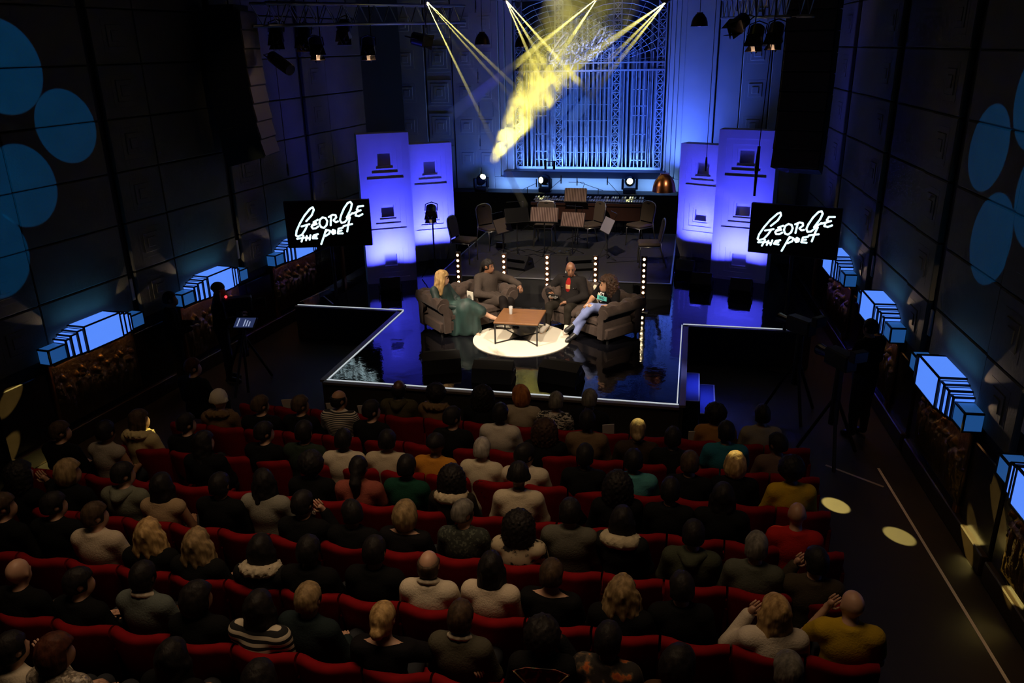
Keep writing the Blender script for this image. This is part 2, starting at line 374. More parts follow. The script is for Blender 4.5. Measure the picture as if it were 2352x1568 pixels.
for cx in (X0+.30*W, X0+.69*W):          # the web tracery above the pipes
    for r in np.arange(.25, 1.75, .14): tr.tube([(cx+r*math.cos(t), 20.19, 4.74+.95*r*math.sin(t)*.9) for t in np.linspace(0, math.pi, 15) if X0 < cx+r*math.cos(t) < X1], .009, 4)
    for t in np.linspace(.08, math.pi-.08, 17):
        L = 1.7
        tr.tube([(cx+.15*math.cos(t), 20.2, 4.74+.15*math.sin(t)), (min(X1, max(X0, cx+L*math.cos(t))), 20.2, 4.74+1.35*math.sin(t))], .008, 4)
gpart('web_tracery', tr)
PIPE = mat('organ_pipe_metal', (.42, .48, .60), .38, .55)
pp = empty('organ_pipes', (-2.56, 20.5, 2.2)); tag(pp, 'rows of pale metal organ pipes standing behind the grille', 'organ pipes')
pipe_me = {}
for i in range(26):
    x = X0+.06+i*(W-.12)/25; u = (x-X0)/W; r = .052 if .33 < u < .65 else (.036 if i % 2 else .055); h = 3.2 if .33 < u < .65 else 2.0+.9*math.sin(i*1.7)**2; foot = .36+.1*((i*7) % 3)
    me = shared(('pipe', round(r, 3), round(h, 1), round(foot, 1)), lambda: MB().lathe([(.012, 0), (r, foot), (r, foot+h), (r*.7, foot+h+.01)], 12).mesh('pipe', 'auto'))
    link('pipe', me, PIPE, pp, T((x+2.56, .10*(i % 2), 0)))
MB().box(X0, X1, 20.93, 20.945, 2.2, 6.15).build('niche_cloth', mat('niche_blue', (.02, .03, .07), .9), bw)
# ---------------------------------------------------------------- the stage
SZ = .65
poly = [(-5.02, 9.84), (.01, 9.84), (.01, 13.13), (2.06, 13.13), (1.75, 19.5), (-6.75, 19.5), (-7.12, 13.13), (-5.02, 13.13)]
st = MB().prism(poly, .02, SZ).build('stage_platform', STAGEBLK); tag(st, 'glossy black thrust stage floor', kind='structure')
def strip(p, q, name='edge_strip', m=EDGE, w=.016, h=.012, z=SZ, par=st):
    p, q = Vector((*p, z)), Vector((*q, z)); d = q-p; a = math.atan2(d.y, d.x)
    return MB().box(0, d.length, -w/2, w/2, -.004, h, T(p) @ RZ(a)).build(name, m, par)
for p, q in (((-5.0, 9.86), (0, 9.86)), ((-.02, 9.9), (-.02, 13.1)), ((-4.99, 9.9), (-4.99, 13.1)), ((-7.1, 13.15), (-5.0, 13.15)), ((.0, 13.15), (2.05, 13.15))): strip(p, q)
SILV = mat('step_edge', (.55, .56, .60), .35, .4)
def kick(p, q, t=.05):
    p3, q3 = Vector((*p, 0)), Vector((*q, 0)); d = q3-p3; MB().box(0, d.length, -t, 0, .02, SZ-.03, T(p3) @ RZ(math.atan2(d.y, d.x))).build('fascia', FASCIA, st)
    MB().box(0, d.length, -t-.03, 0, SZ-.03, SZ+.004, T(p3) @ RZ(math.atan2(d.y, d.x))).build('nosing', mat('nosing', (.14, .11, .08), .45), st)
kick((-5.02, 9.84), (.01, 9.84)); kick((.01, 9.84), (.01, 13.13)); kick((-5.02, 13.13), (-5.02, 9.84)); kick((.01, 13.13), (2.06, 13.13)); kick((-7.12, 13.13), (-5.02, 13.13))
TREAD = mat('blue_tread', (.03, .05, .33), .5, var=(40, .15))
sp = empty('stage_steps', (.3, 11, 0)); tag(sp, 'two small steps with blue treads and silver edges beside the thrust stage', 'steps')
for i, (x0, z) in enumerate(((.07, .45), (.30, .25))):
    y0, y1 = (10.46, 11.49) if i == 0 else (10.5, 11.55)
    MB().box(x0-.3, x0+.21-.3, y0-11, y1-11, 0, z-.012).build('riser_box', BLKPAINT, sp)
    MB().bbox(x0-.3, x0+.21-.3, y0-11, y1-11, z-.012, z, .003).build('tread', TREAD, sp)
    m = MB(); m.box(x0+.195-.3, x0+.215-.3, y0-11, y1-11, z-.014, z+.004); m.box(x0-.3, x0+.21-.3, y0-11, y0-10.985, z-.014, z+.004); m.box(x0-.3, x0+.21-.3, y1-11.015, y1-11, z-.014, z+.004); m.build('tread_edge', SILV, sp)
area('step_light', (.32, 11.0, 1.75), (.30, 11.0, .3), 2.2, (.15, .22, 1.0), .15, .7, 45)
RZt = .95
rs = MB().box(-4.75, -.26, 14.55, 18.75, SZ, RZt).build('band_platform', RISERC); tag(rs, 'low carpeted band platform upstage', kind='structure')
MB().box(-4.75, -.26, 14.52, 14.55, SZ, RZt-.02).build('fascia', BLKPAINT, rs)
ALU = mat('aluminium_edge', (.62, .63, .66), .3, .8)
for p, q in (((-4.75, 14.53), (-.26, 14.53)), ((-.27, 14.53), (-.27, 18.7)), ((-4.74, 14.53), (-4.74, 18.7))): strip(p, q, 'platform_edge', ALU, .03, .012, RZt, rs)
for p, q in (((-3.2, 14.56), (-2.6, 18.6)), ((-4.7, 16.4), (-.3, 16.4)), ((-1.8, 14.56), (-1.8, 18.6))): strip(p, q, 'platform_seam', mat('seam', (.008, .008, .008), .9), .012, .002, RZt, rs)
# white tapes on the aisle floor
TAPE = mat('white_tape', (.80, .78, .70), .6); TAPED = mat('worn_tape', (.35, .32, .25), .7)
tag(strip((2.53, 9.78), (2.86, 6.1), 'floor_tape', TAPE, .03, .003, 0, None), 'long white tape line down the aisle floor beside the olive wall', 'tape')
tag(strip((1.89, 9.75), (2.5, 9.31), 'floor_tape', TAPED, .035, .003, 0, None), 'short worn grey tape line crossing the dark aisle floor', 'tape')
for p, q, l in (((-7.15, 13.35), (-6.95, 14.3), 'grey tape line along the edge of the side stage by the wall'), ((-6.85, 13.75), (-6.45, 13.3), 'short diagonal grey tape mark on the side stage floor')):
    tag(strip(p, q, 'stage_tape', TAPED, .025, .003, SZ, None), l, 'tape')
# ---------------------------------------------------------------- wall lamps and bronze reliefs
GLOW = mat('lamp_glass', (.3, .5, .9), .4, emit=(.085, .24, .92), estr=1.05); GLOWD = mat('lamp_glass_end', (.2, .4, .7), .4, emit=(.012, .075, .26), estr=.8)
FRAME = mat('lamp_frame', (.010, .009, .008), .5, .3)
def bronze():
    m = bpy.data.materials.get('bronze_relief') or mat('bronze_relief', (.26, .17, .07), .30, .9, var=(6, .5), bump=(25, .6)); return m
def relief_mesh(seed):
    nx, nz, wd, ht = 70, 38, 1.5, .86; rng = np.random.RandomState(seed); x = np.linspace(-wd/2, wd/2, nx); z = np.linspace(0, ht, nz); X, Z = np.meshgrid(x, z, indexing='ij'); H = np.zeros_like(X)
    for k in range(15):                  # figures in low relief: body, head and limbs
        cx = -wd/2+.1+k*(wd-.2)/14+rng.uniform(-.03, .03); b = rng.uniform(.05, .15); h = rng.uniform(.42, .62); lean = rng.uniform(-.12, .12)
        def blob(px, pz, rx, rz, a): H[:] = np.maximum(H, a*np.sqrt(np.clip(1-((X-px)/rx)**2-((Z-pz)/rz)**2, 0, 1)))
        blob(cx, b+h*.55, .05, h*.34, .05); blob(cx+lean, b+h, .035, .045, .06); blob(cx-.03, b+.12, .022, .16, .035); blob(cx+.035, b+.12, .022, .16, .035)
        blob(cx+rng.uniform(-.09, .09), b+h*.8, .075, .022, .045); blob(cx+rng.uniform(-.08, .08), b+h*.6, .022, .10, .04)
    H += .006*rng.rand(*H.shape); H[0, :] = H[-1, :] = 0; H[:, 0] = H[:, -1] = 0
    m = MB(); m.v = [(float(X[i, j]), float(.05+H[i, j]), float(Z[i, j])) for i in range(nx) for j in range(nz)]
    m.f = [(i*nz+j, (i+1)*nz+j, (i+1)*nz+j+1, i*nz+j+1) for i in range(nx-1) for j in range(nz-1)]
    m.box(-wd/2, wd/2, 0, .05, 0, ht); return m.mesh('bronze_relief', True)
RELIEFS = [relief_mesh(3), relief_mesh(11)]
def lamp(side, s0, ln, idx, where):
    WM = WL if side == 'left' else WR; sg = -1 if side == 'left' else 1; mid = s0+ln/2
    root = empty('wall_lamp', M=WM @ T((sg*mid, .05, 1.31))); tag(root, f'stepped blue glass wall lamp with dark frames, {where}', 'lamp', 'stepped blue wall lamps')
    # segments: x0, x1, depth, height
    u = ln/1.76
    segs = [(-.88, -.60, .19, .20, 1), (-.60, -.53, .215, .255, 0), (-.53, -.43, .24, .295, 0), (-.43, -.33, .26, .325, 0), (-.33, .33, .285, .36, 0), (.33, .43, .26, .325, 0), (.43, .53, .24, .295, 0), (.53, .60, .215, .255, 0), (.60, .88, .19, .20, 1)]
    f = .013
    for a, b, dp, h, end in segs:
        a, b = a*u, b*u
        g = MB().box(a+.001, b-.001, .0, dp, .0, h).build('glass_panel', GLOWD if end else GLOW, root)
        fr = MB()
        for x in (a, b):
            fr.box(x-f, x+f, dp-f, dp+f/2, -f, h+f/2); fr.box(x-f, x+f, 0, dp+f/2, h-f, h+f/2); fr.box(x-f, x+f, 0, dp, -f, 0)
        fr.box(a-f, b+f, dp-f, dp+f/2, h-f, h+f/2); fr.box(a-f, b+f, dp-f, dp+f/2, -f, f); fr.box(a-f, b+f, 0, dp+f/2, -.012, -.002)
        fr.build('frame', FRAME, root)
    rr = link('bronze_relief', RELIEFS[idx % 2], bronze(), None, WM @ T((sg*mid, .03, .34))); tag(rr, f'bronze figure relief panel below the wall lamp {where}', 'relief', 'bronze reliefs under the lamps')
    wm = WM
    for k, x in enumerate((-.5, .0, .5)):       # warm strip under each lamp
        p = wm @ Vector((sg*mid+x*u, .20, 1.285)); q = wm @ Vector((sg*mid+x*u, .10, .8)); l = area('lamp_underlight', p, q, .28, (1, .42, .12), .35, .04, 140)
    for k, (x, t) in enumerate(((-.45, -.75), (-.15, -.2), (.15, .2), (.45, .75), (-.62, -1.5))):   # fan of small uplights
        p = wm @ Vector((sg*mid+x*u, .10, 1.66 if k < 4 else 1.55)); q = wm @ Vector((sg*mid+(x+t)*u, -.03, 2.2 if k < 4 else 1.75)); spot('lamp_fan', p, q, 5.0, (1, .72, .45), 24, .4, .01)
    p = wm @ Vector((sg*mid, .16, 1.70)); q = wm @ Vector((sg*mid, -.1, 2.4)); area('lamp_uplight', p, q, .9, (.05, .30, .6), .9, .08, 150)
for i, (s0, wh) in enumerate(((7.40, 'nearest the bald man on the sofa-left wall'), (9.99, 'middle one behind the standing operators'), (12.58, 'half hidden behind the left screen'))):
    wh = ('at the near end of the left wall', 'in the middle of the left wall', 'half behind the left screen')[i]; lamp('left', s0, 1.72, i, wh)
for i, s0 in enumerate((5.42, 8.07, 10.72, 13.38)):
    lamp('right', s0, 1.78, i+1, ('cut by the right picture edge', 'second along the right wall', 'beside the operator at the right', 'half behind the right screen')[i])
# gobo circles thrown on the side walls
for p, r in (((-8.29, 8.75, 5.03), .56), ((-8.22, 9.52, 4.25), .47), ((-8.30, 8.66, 3.60), .50), ((-8.38, 8.02, 2.85), .52)):
    src = Vector((1.2, 5.4, 7.2)); dd = (Vector(p)-src).length; spot('gobo_lamp', src, p, 3200, CYAN, 2*math.degrees(math.atan(r/dd)), .06, .01)
for p, r in (((3.04, 9.50, 4.03), .44), ((3.08, 9.03, 3.16), .46), ((3.10, 8.55, 4.62), .50), ((3.13, 8.15, 3.78), .50)):
    src = Vector((-6.2, 4.2, 7.2)); dd = (Vector(p)-src).length; spot('gobo_lamp', src, p, 3200, CYAN, 2*math.degrees(math.atan(r/dd)), .06, .01)
# yellow spots from the moving lights that stray over the stalls
for src, p, r in (((-1.6, 14, 6.9), (1.87, 8.77, 0), .14), ((-1.6, 14, 6.9), (2.45, 8.24, 0), .14), ((-.6, 14, 6.9), (3.16, 7.55, .70), .14), ((-.6, 14, 6.9), (3.15, 7.88, .08), .15), ((-.6, 14, 6.9), (3.19, 7.0, .25), .13),
                  ((-3.2, 14, 6.9), (-8.40, 7.70, .98), .13), ((-3.2, 14, 6.9), (-8.42, 7.45, .30), .15), ((-3.2, 14, 6.9), (-8.1, 8.0, .02), .16)):
    dd = (Vector(p)-Vector(src)).length; spot('stray_spot', src, p, 30000 if p[2] == 0 else 15000, (1, .74, .20), max(1.0, 2*math.degrees(math.atan(r/dd))), .25, .01)
# ---------------------------------------------------------------- scenic towers
TOW = mat('tower_paint', (.62, .60, .56), .75, var=(3, .1))
def tower(pl, ang, w, h, label):
    root = empty('scenic_tower', M=T((pl[0], pl[1], SZ)) @ RZ(ang)); tag(root, label, 'scenery', 'lit scenic towers')
    seg = 1.0; n = int(math.ceil(h/seg))
    for i in range(n):
        z1 = h-i*seg; z0 = max(0, z1-seg); cz = z1-.50*seg; c = w/2
        rings = [(0, w, z0, z1), (c-.36*w, c+.36*w, cz-.36, cz+.34), (c-.25*w, c+.25*w, cz-.25, cz+.235), (c-.165*w, c+.165*w, cz-.165, cz+.15), (c-.125*w, c+.125*w, cz-.125, cz+.115)]
        rings = [(a, b, max(z0, e), max(z0, f)) for a, b, e, f in rings]
        for k in range(4):
            (a, b, e, f), (a2, b2, e2, f2) = rings[k], rings[k+1]; y = .011*k; m = MB()
            if f2 <= e2+.01: m.box(a, b, y, .34, e, f); m.build('stepped_frame', TOW, root); break
            m.box(a, a2, y, .34, e, f); m.box(b2, b, y, .34, e, f)
            if e2 > e: m.box(a2, b2, y, .34, e, e2)
            m.box(a2, b2, y, .34, f2, f); m.build('stepped_frame', TOW, root)
        a, b, e, f = rings[4]
        if f > e+.01: MB().box(a-.01, b+.01, .10, .33, e-.01, f+.01).build('window_back', TOW, root)
    return root
tower((-6.29, 14.66), math.radians(29), 1.0, 2.96, 'tall blue-lit tower of stepped squares by the left screen')
tower((-5.98, 16.50), math.radians(29), 1.0, 2.56, 'shorter blue-lit tower beside the floor lamp on a stand')
tower((.47, 16.18), math.radians(-17), 1.10, 2.92, 'tall blue-lit tower of stepped squares behind the right screen')
tower((-.26, 17.92), math.radians(-25), 1.06, 2.46, 'shorter blue-lit tower next to the copper pendant lamp')
def batten(M_, w, e):          # wide blue batten washing up a tower face; M_ is the tower frame
    p = M_ @ Vector((w/2, -.42, .10)); q = M_ @ Vector((w/2, -.02, 1.0)); l = area('tower_uplight', p, q, e, (.05, .056, 1.0), w*.9, .04, 70); ax = (M_ @ Vector((1, 0, 0)))-(M_ @ Vector((0, 0, 0))); f = (q-p).normalized(); z = -f; y = z.cross(ax).normalized(); x = y.cross(z)
    l.matrix_world = Matrix(((x.x, y.x, z.x, p.x), (x.y, y.y, z.y, p.y), (x.z, y.z, z.z, p.z), (0, 0, 0, 1)))
batten(T((-6.29, 14.66, SZ)) @ RZ(math.radians(29)), 1.0, 62); batten(T((-5.98, 16.50, SZ)) @ RZ(math.radians(29)), 1.0, 62); batten(T((.47, 16.18, SZ)) @ RZ(math.radians(-17)), 1.10, 62); batten(T((-.26, 17.92, SZ)) @ RZ(math.radians(-25)), 1.06, 62)
# ---------------------------------------------------------------- hand lettering (traced strokes), screens and the projection painted as pale letters
_S = [[(1345, 540), (1400, 490), (1425, 445), (1420, 422), (1395, 435), (1340, 490), (1290, 555), (1250, 620), (1238, 660), (1250, 672), (1290, 655), (1325, 612), (1345, 580)], [(1298, 584), (1345, 572), (1368, 566)],
 [(1445, 530), (1405, 550), (1425, 556), (1392, 572), (1382, 590), (1390, 606), (1415, 604), (1440, 588)], [(1395, 578), (1430, 566)],
 [(1487, 512), (1462, 530), (1452, 565), (1462, 595), (1485, 602), (1510, 580), (1522, 545), (1512, 518), (1487, 512)], [(1545, 582), (1552, 545), (1562, 500)], [(1540, 510), (1575, 492), (1600, 495), (1603, 515), (1575, 540), (1592, 556), (1612, 550)],
 [(1690, 520), (1735, 450), (1752, 405), (1742, 386), (1718, 395), (1680, 440), (1645, 500), (1630, 540), (1640, 564), (1668, 558), (1700, 528), (1722, 498)], [(1690, 522), (1745, 482)],
 [(1845, 424), (1800, 428), (1785, 455), (1800, 462), (1775, 480), (1768, 505), (1795, 510), (1828, 494)], [(1748, 486), (1790, 470), (1818, 460)],
 [(1242, 690), (1290, 684), (1330, 680)], [(1300, 664), (1275, 716)], [(1328, 668), (1315, 706)], [(1320, 690), (1350, 684)], [(1360, 662), (1346, 702)], [(1425, 655), (1388, 664), (1374, 690), (1412, 692)], [(1380, 678), (1410, 672)],
 [(1500, 618), (1465, 690), (1438, 744)], [(1488, 640), (1512, 622), (1532, 630), (1520, 655), (1484, 674)], [(1558, 622), (1543, 640), (1552, 658), (1572, 650), (1575, 630), (1558, 622), (1558, 642)],
 [(1645, 604), (1606, 614), (1594, 655), (1636, 655)], [(1600, 638), (1630, 630)], [(1652, 592), (1728, 576)], [(1718, 520), (1700, 565), (1676, 640)]]
def lettering(wd, thick=.004, stroke=.026):
    """the show title in brush script, wd wide, in the xz plane, centred"""
    m = MB(); k = wd/620.; hw = stroke*wd/2
    for s in _S:
        P = [((x-1541)*k, -((y+.067*(x-1541))-565)*k) for x, y in s]
        for i, p in enumerate(P):
            m.prism([(p[0]+hw*math.cos(t), p[1]+hw*math.sin(t)) for t in np.linspace(0, 2*math.pi, 9)[:-1]], 0, thick, RX(math.pi/2))
            if i+1 < len(P):
                q = P[i+1]; d = Vector((q[0]-p[0], q[1]-p[1])); 
                if d.length < 1e-6: continue
                n = Vector((-d.y, d.x)).normalized()*hw; m.prism([(p[0]-n.x, p[1]-n.y), (q[0]-n.x, q[1]-n.y), (q[0]+n.x, q[1]+n.y), (p[0]+n.x, p[1]+n.y)], 0, thick, RX(math.pi/2))
    return m
LIT = mat('screen_letters', (.8, .9, .95), .5, emit=(.72, .95, 1.0), estr=1.15); SCR = mat('screen_face', (.004, .004, .005), .25)
def screen(c, ang, w, h, tilt, label):
    root = empty('video_screen', M=T(c) @ RZ(ang)); tag(root, label, 'screen', 'hanging title screens')
    B = RX(tilt)
    MB().bbox(-w/2, w/2, 0, .08, -h/2, h/2, .008, B).build('casing', GLOSSBLACK, root)
    MB().box(-w/2+.02, w/2-.02, -.004, 0, -h/2+.02, h/2-.02, B).build('screen_panel', SCR, root)
    o = lettering(w*.86).build('title_lettering', LIT, root); o.matrix_local = B @ T((.02*w, -.006, .01)) @ RY(math.radians(-3.8)); o['label'] = 'glowing white brush script reading GEORGE THE POET'
    m = MB(); m.tube([(0, .09, 0), (0, .12, 0), (0, .12, -c[2]+.02)], .03, 8); m.build('stand_pole', BLACK, root)
    MB().lathe([(.32, 0), (.32, .02), (.05, .04)], 16, T((0, .12, -c[2]))).build('stand_base', BLACK, root)
    return root
screen((-6.53, 13.60, 2.11), math.radians(16), 1.56, .87, math.radians(0), 'black video screen showing the white script title, at the left of the stage')
screen((1.60, 13.0, 2.33), math.radians(-17), 1.36, .80, math.radians(0), 'black video screen showing the white script title, at the right of the stage')
o = lettering(1.62, .004, .022).build('painted_projection', mat('painted_projection_white', (.95, .95, .97), .9)); o.matrix_world = T((-2.72, 20.08, 5.02)) @ RY(math.radians(-2)); tag(o, 'pale script letters standing in for projected light on the organ grille', 'lettering')  # solid pale letters; the projected light is put into their colour
spot('title_projector', (-2.7, 13.5, 6.8), (-2.72, 20.08, 5.02), 800, (.9, .9, 1.0), 14, .3, .05)
# ---------------------------------------------------------------- rug, table, glass
RUG = ramp_mat('cream_rug', 'noise', 1.3, [(.0, (.10, .10, .09)), (.36, (.22, .20, .17)), (.43, (.72, .66, .55)), (1, (.80, .75, .64))], .9, (1, .35, 1))
o = MB().lathe([(.0, .018), (.77, .018), (.79, .012), (.79, 0), (0, 0)], 64).build('round_rug', RUG, M=T((-2.56, 11.98, SZ+.001)) @ RZ(.5)); tag(o, 'round cream rug with smoky grey streaks under the coffee table', 'rug')
ct = empty('coffee_table', (-2.58, 12.01, SZ+.02)); tag(ct, 'square coffee table with brown wooden top on a thin black crossed frame', 'table')
WOOD = ramp_mat('walnut', 'noise', 3.0, [(.2, (.115, .048, .018)), (.5, (.19, .085, .034)), (.8, (.25, .12, .05))], .42, (1, 14, 1))
MB().bbox(-.36, .36, -.37, .37, .345, .375, .006).build('tabletop', WOOD, ct)
m = MB(); [m.box(x-.011, x+.011, y-.011, y+.011, 0, .345) for x in (-.34, .34) for y in (-.35, .35)]
MB().box(-.355, .355, -.365, .365, .328, .345).build('top_frame', BLACK, ct)
for x in (-.34, .34):
    for y in (-.35, .35): MB().box(x-.011, x+.011, y-.011, y+.011, 0, .33).build('leg', BLACK, ct)
for s in (1, -1): MB().tube([(-.34, -.35*s, .012), (.34, .35*s, .012)], .010, 6).build('floor_brace', BLACK, ct)
GLASS = mat('clear_glass', (1, 1, 1), .03, spec=1.0); GLASS.node_tree.nodes['Principled BSDF'].inputs['Alpha'].default_value = .28
g = empty('water_glass', (-2.75, 12.08, SZ+.396)); tag(g, 'tall clear glass of water on the coffee table', 'glass')
MB().lathe([(.026, 0), (.033, .13), (.031, .13), (.024, .008), (0, .008)], 20).build('tumbler', GLASS, g, 'auto'); MB().lathe([(0, .009), (.0235, .009), (.028, .08), (0, .08)], 20).build('water', mat('water', (.75, .85, .9), .0, trans=.8), g, 'auto')
# ---------------------------------------------------------------- chesterfield sofas
VEL = mat('brown_velvet', (.050, .034, .028), .8, var=(18, .35), sheen=.08, bump=(200, .1), spec=.12); BTN = mat('velvet_button', (.018, .012, .010), .7)
PROF = [(0, .30), (.02, .40), (.04, .48), (.045, .53)]+[(.145+.10*math.cos(a), .545+.085*math.sin(a)) for a in np.linspace(math.pi*.95, -.45*math.pi, 12)]+[(.15, .42), (.14, .25), (.13, .09), (.0, .09)]
def roll_piece(L, tuft_n, name):
    """padded roll along local x (0..L), seat side at y=0 growing to +y"""
    N = int(L/.022); prof = []
    for i in range(len(PROF)):
        p, q = np.array(PROF[i]), np.array(PROF[(i+1) % len(PROF)]); k = max(1, int(np.linalg.norm(q-p)/.025)); prof += [tuple(p+(q-p)*j/k) for j in range(k)]
    M_ = len(prof); cum = [0]
    for i in range(1, M_): cum.append(cum[-1]+math.dist(prof[i], prof[i-1]))
    m = MB(); a = .15; b = .115; tmax = .50
    for u in range(N+1):
        x = L*u/N
        for v in range(M_):
            p, q = prof[(v-1) % M_], prof[(v+1) % M_]; t = Vector((q[0]-p[0], q[1]-p[1])).normalized(); n = (-t.y, t.x); s = cum[v]; h = 0
            if s < tmax and tuft_n:
                P_, Q_ = x/a, s/b; h = .058*math.sqrt(abs(math.sin(math.pi*(P_+Q_)/2)*math.sin(math.pi*(P_-Q_)/2)))*min(1, (tmax-s)/.05)
            m.v.append((x, prof[v][0]+n[0]*h, prof[v][1]+n[1]*h))
    for u in range(N):
        for v in range(M_): m.f.append((u*M_+v, u*M_+(v+1) % M_, (u+1)*M_+(v+1) % M_, (u+1)*M_+v))
    m.f.append(tuple(range(M_))); m.f.append(tuple(N*M_+v for v in reversed(range(M_))))
    btn = []
    if tuft_n:
        for i in range(int(L/a)+1):
            for j in range(1, 5):
                if (i+j) % 2 == 0 and 0 < i*a < L:
                    v = min(range(M_), key=lambda v: abs(cum[v]-j*b)); btn.append((i*a, *prof[v]))
    return m, btn
def sofa(c, ang, label, w=1.52):
    root = empty('chesterfield_sofa', M=T((c[0], c[1], SZ)) @ RZ(ang)); tag(root, label, 'sofa', 'chesterfield sofas facing the table'); d = .86; aw = .20
    MB().bbox(-w/2+.04, w/2-.04, -d/2+.03, d/2-.04, .09, .27, .02).build('base', VEL, root, 'auto')
    sw = (w-2*aw)/2
    for i in (0, 1): MB().bbox(-w/2+aw+i*sw+.004, -w/2+aw+(i+1)*sw-.004, -d/2+.02, d/2-.20, .27, .40, .035).build('seat_cushion', VEL, root, 'auto')
    m, bt = roll_piece(w-.02, True, 'back'); bk = m.build('backrest', VEL, root, 'auto'); bk.matrix_local = T((-w/2+.01, d/2-.235, 0))
    k = MB(); [k.ball((x, y-.004, z), .017, 6, 4) for x, y, z in bt]; k.build('button', BTN, bk)
    for s in (-1, 1):
        m, bt = roll_piece(d-.03, True, 'arm')
        if s > 0: M_ = T((w/2-.235, d/2-.01, 0)) @ RZ(-math.pi/2)
        else: M_ = T((-w/2+.235, -d/2+.02, 0)) @ RZ(math.pi/2)
        a = m.build('arm', VEL, root, 'auto'); a.matrix_local = M_; k = MB(); [k.ball((x, y-.004, z), .017, 6, 4) for x, y, z in bt]; k.build('button', BTN, a)
        f = MB().prism([(p[0]*.86+.018, .09+(p[1]-.09)*.94) for p in PROF], 0, .03, RX(math.pi/2)); fo = f.build('arm_front', VEL, root)
        fo.matrix_local = T((w/2-.235, -d/2+.02, 0)) if s > 0 else T((-w/2+.235, -d/2+.02, 0)) @ Matrix.Scale(-1, 4, (1, 0, 0))
    for x in (-w/2+.1, w/2-.1):
        for y in (-d/2+.1, d/2-.12): MB().lathe([(.018, 0), (.028, .09)], 10, T((x, y, 0))).build('foot', BLACK, root)
    return root
SOFA_L = ((-3.62, 12.56), math.radians(44)); SOFA_R = ((-1.49, 12.67), math.radians(-40))
sofa(*SOFA_L, 'dark brown velvet tufted sofa holding the two women left of the table'); sofa(*SOFA_R, 'dark brown velvet tufted sofa holding the man and the curly haired woman', 1.6)
o = MB().bbox(-.19, .19, -.035, .035, -.19, .19, .03).build('cushion', mat('cream_cushion', (.62, .58, .46), .85, bump=(60, .2)), None, 'auto', M=T((-1.36, 12.60, SZ+.56)) @ RZ(math.radians(-70)) @ RX(math.radians(20)) @ RY(.5)); tag(o, 'cream square cushion between the man and the curly haired woman', 'cushion')
# ---------------------------------------------------------------- light strips behind the sofas
BULB = mat('strip_bulb', (1, .9, .7), .4, emit=(1.0, .78, .46), estr=14); BULBR = mat('bulb_cup', (.10, .03, .008), .4, .5)
for i, (x, y, lb) in enumerate(((-4.03, 13.50, 'behind the blonde woman'), (-3.19, 13.54, 'behind the woman in the grey jumper'), (-2.41, 13.56, 'in the gap between the sofas'), (-1.56, 13.62, 'behind the right sofa back'), (-.72, 13.66, 'at the far right end of the row'))):
    r = empty('light_strip', (x, y, SZ)); tag(r, f'black upright strip of ten round warm bulbs {lb}', 'light strip', 'upright bulb strips')
    MB().bbox(-.05, .05, 0, .06, .03, 1.03, .006).build('housing', BLACK, r); MB().bbox(-.10, .10, -.08, .12, 0, .03, .006).build('foot_plate', BLACK, r)
    for k in range(10):
        c = MB().lathe([(.043, 0), (.040, .016), (.022, .018)], 14, RX(math.pi/2)).build('bulb_cup', BULBR, r); c.matrix_local = T((0, .0, .08+.1*k))
        b = MB().ball((0, -.014, 0), (.024, .014, .024), 10, 6).build('bulb', BULB, c, True)
# ---------------------------------------------------------------- banquet chairs on the band platform
FAB = mat('taupe_fabric', (.115, .085, .065), .9, var=(150, .25)); CHROME = mat('chair_tube', (.62, .60, .56), .28, 1.0)
def chair_proto():
    r = empty('banquet_chair'); 
    MB().bbox(-.21, .21, -.23, .20, .42, .49, .025).build('seat', FAB, r, 'auto')
    pts = [(-.19, -.05), (-.19, .0), (-.205, .24), (-.20, .36), (-.15, .42), (-.06, .445), (.06, .445), (.15, .42), (.20, .36), (.205, .24), (.19, .0), (.19, -.05)]
    M_ = T((0, .20, .50)) @ RX(math.radians(-10))
    MB().prism([(x*.92, z*.97+.01) for x, z in pts[1:-1]], -.025, .025, M_ @ RX(math.pi/2)).build('backrest', FAB, r, 'auto')
    MB().tube([M_ @ Vector((x, 0, z)) for x, z in pts], .0125, 8).build('back_frame', CHROME, r, True)
    MB().prism([(.05*math.cos(t), .39+.014*math.sin(t)) for t in np.linspace(0, 6.28, 12)[:-1]], -.027, .03, M_ @ RX(math.pi/2)).build('hand_hole', BLACK, r)
    for s in (-1, 1):
        MB().tube([(s*.20, -.21, 0), (s*.20, -.205, .36), (s*.19, -.19, .405), (s*.185, -.12, .415)], .0125, 8).build('leg', CHROME, r, True)
        MB().tube([(s*.20, .32, 0), (s*.20, .22, .36), (s*.195, .20, .50)], .0125, 8).build('leg', CHROME, r, True)
        MB().tube([(s*.19, -.20, .412), (s*.19, .2, .412)], .012, 8).build('side_rail', CHROME, r, True)
    MB().tube([(-.19, -.20, .412), (.19, -.20, .412)], .012, 8).build('front_rail', CHROME, r, True)
    return r
P0 = chair_proto()
for i, (x, y, f, lb) in enumerate(((-4.52, 15.62, 80, 'at the left edge of the platform, facing right'), (-4.24, 16.82, 50, 'with a music stand leaning over its seat'), (-3.13, 17.28, 0, 'behind the ribbed music stand'), (-2.12, 17.42, -50, 'in the centre under the marimba end'), (-1.05, 17.52, -42, 'standing clear at the right, seat to the left'), (-.74, 15.82, -82, 'side-on at the right platform edge'))):
    c = P0 if i == 0 else copy_tree(P0); c.location = (x, y, RZt+.002); c.rotation_euler = (0, 0, math.radians(f)); tag(c, f'taupe banquet chair with silver tube frame {lb}', 'chair', 'banquet chairs on the platform')
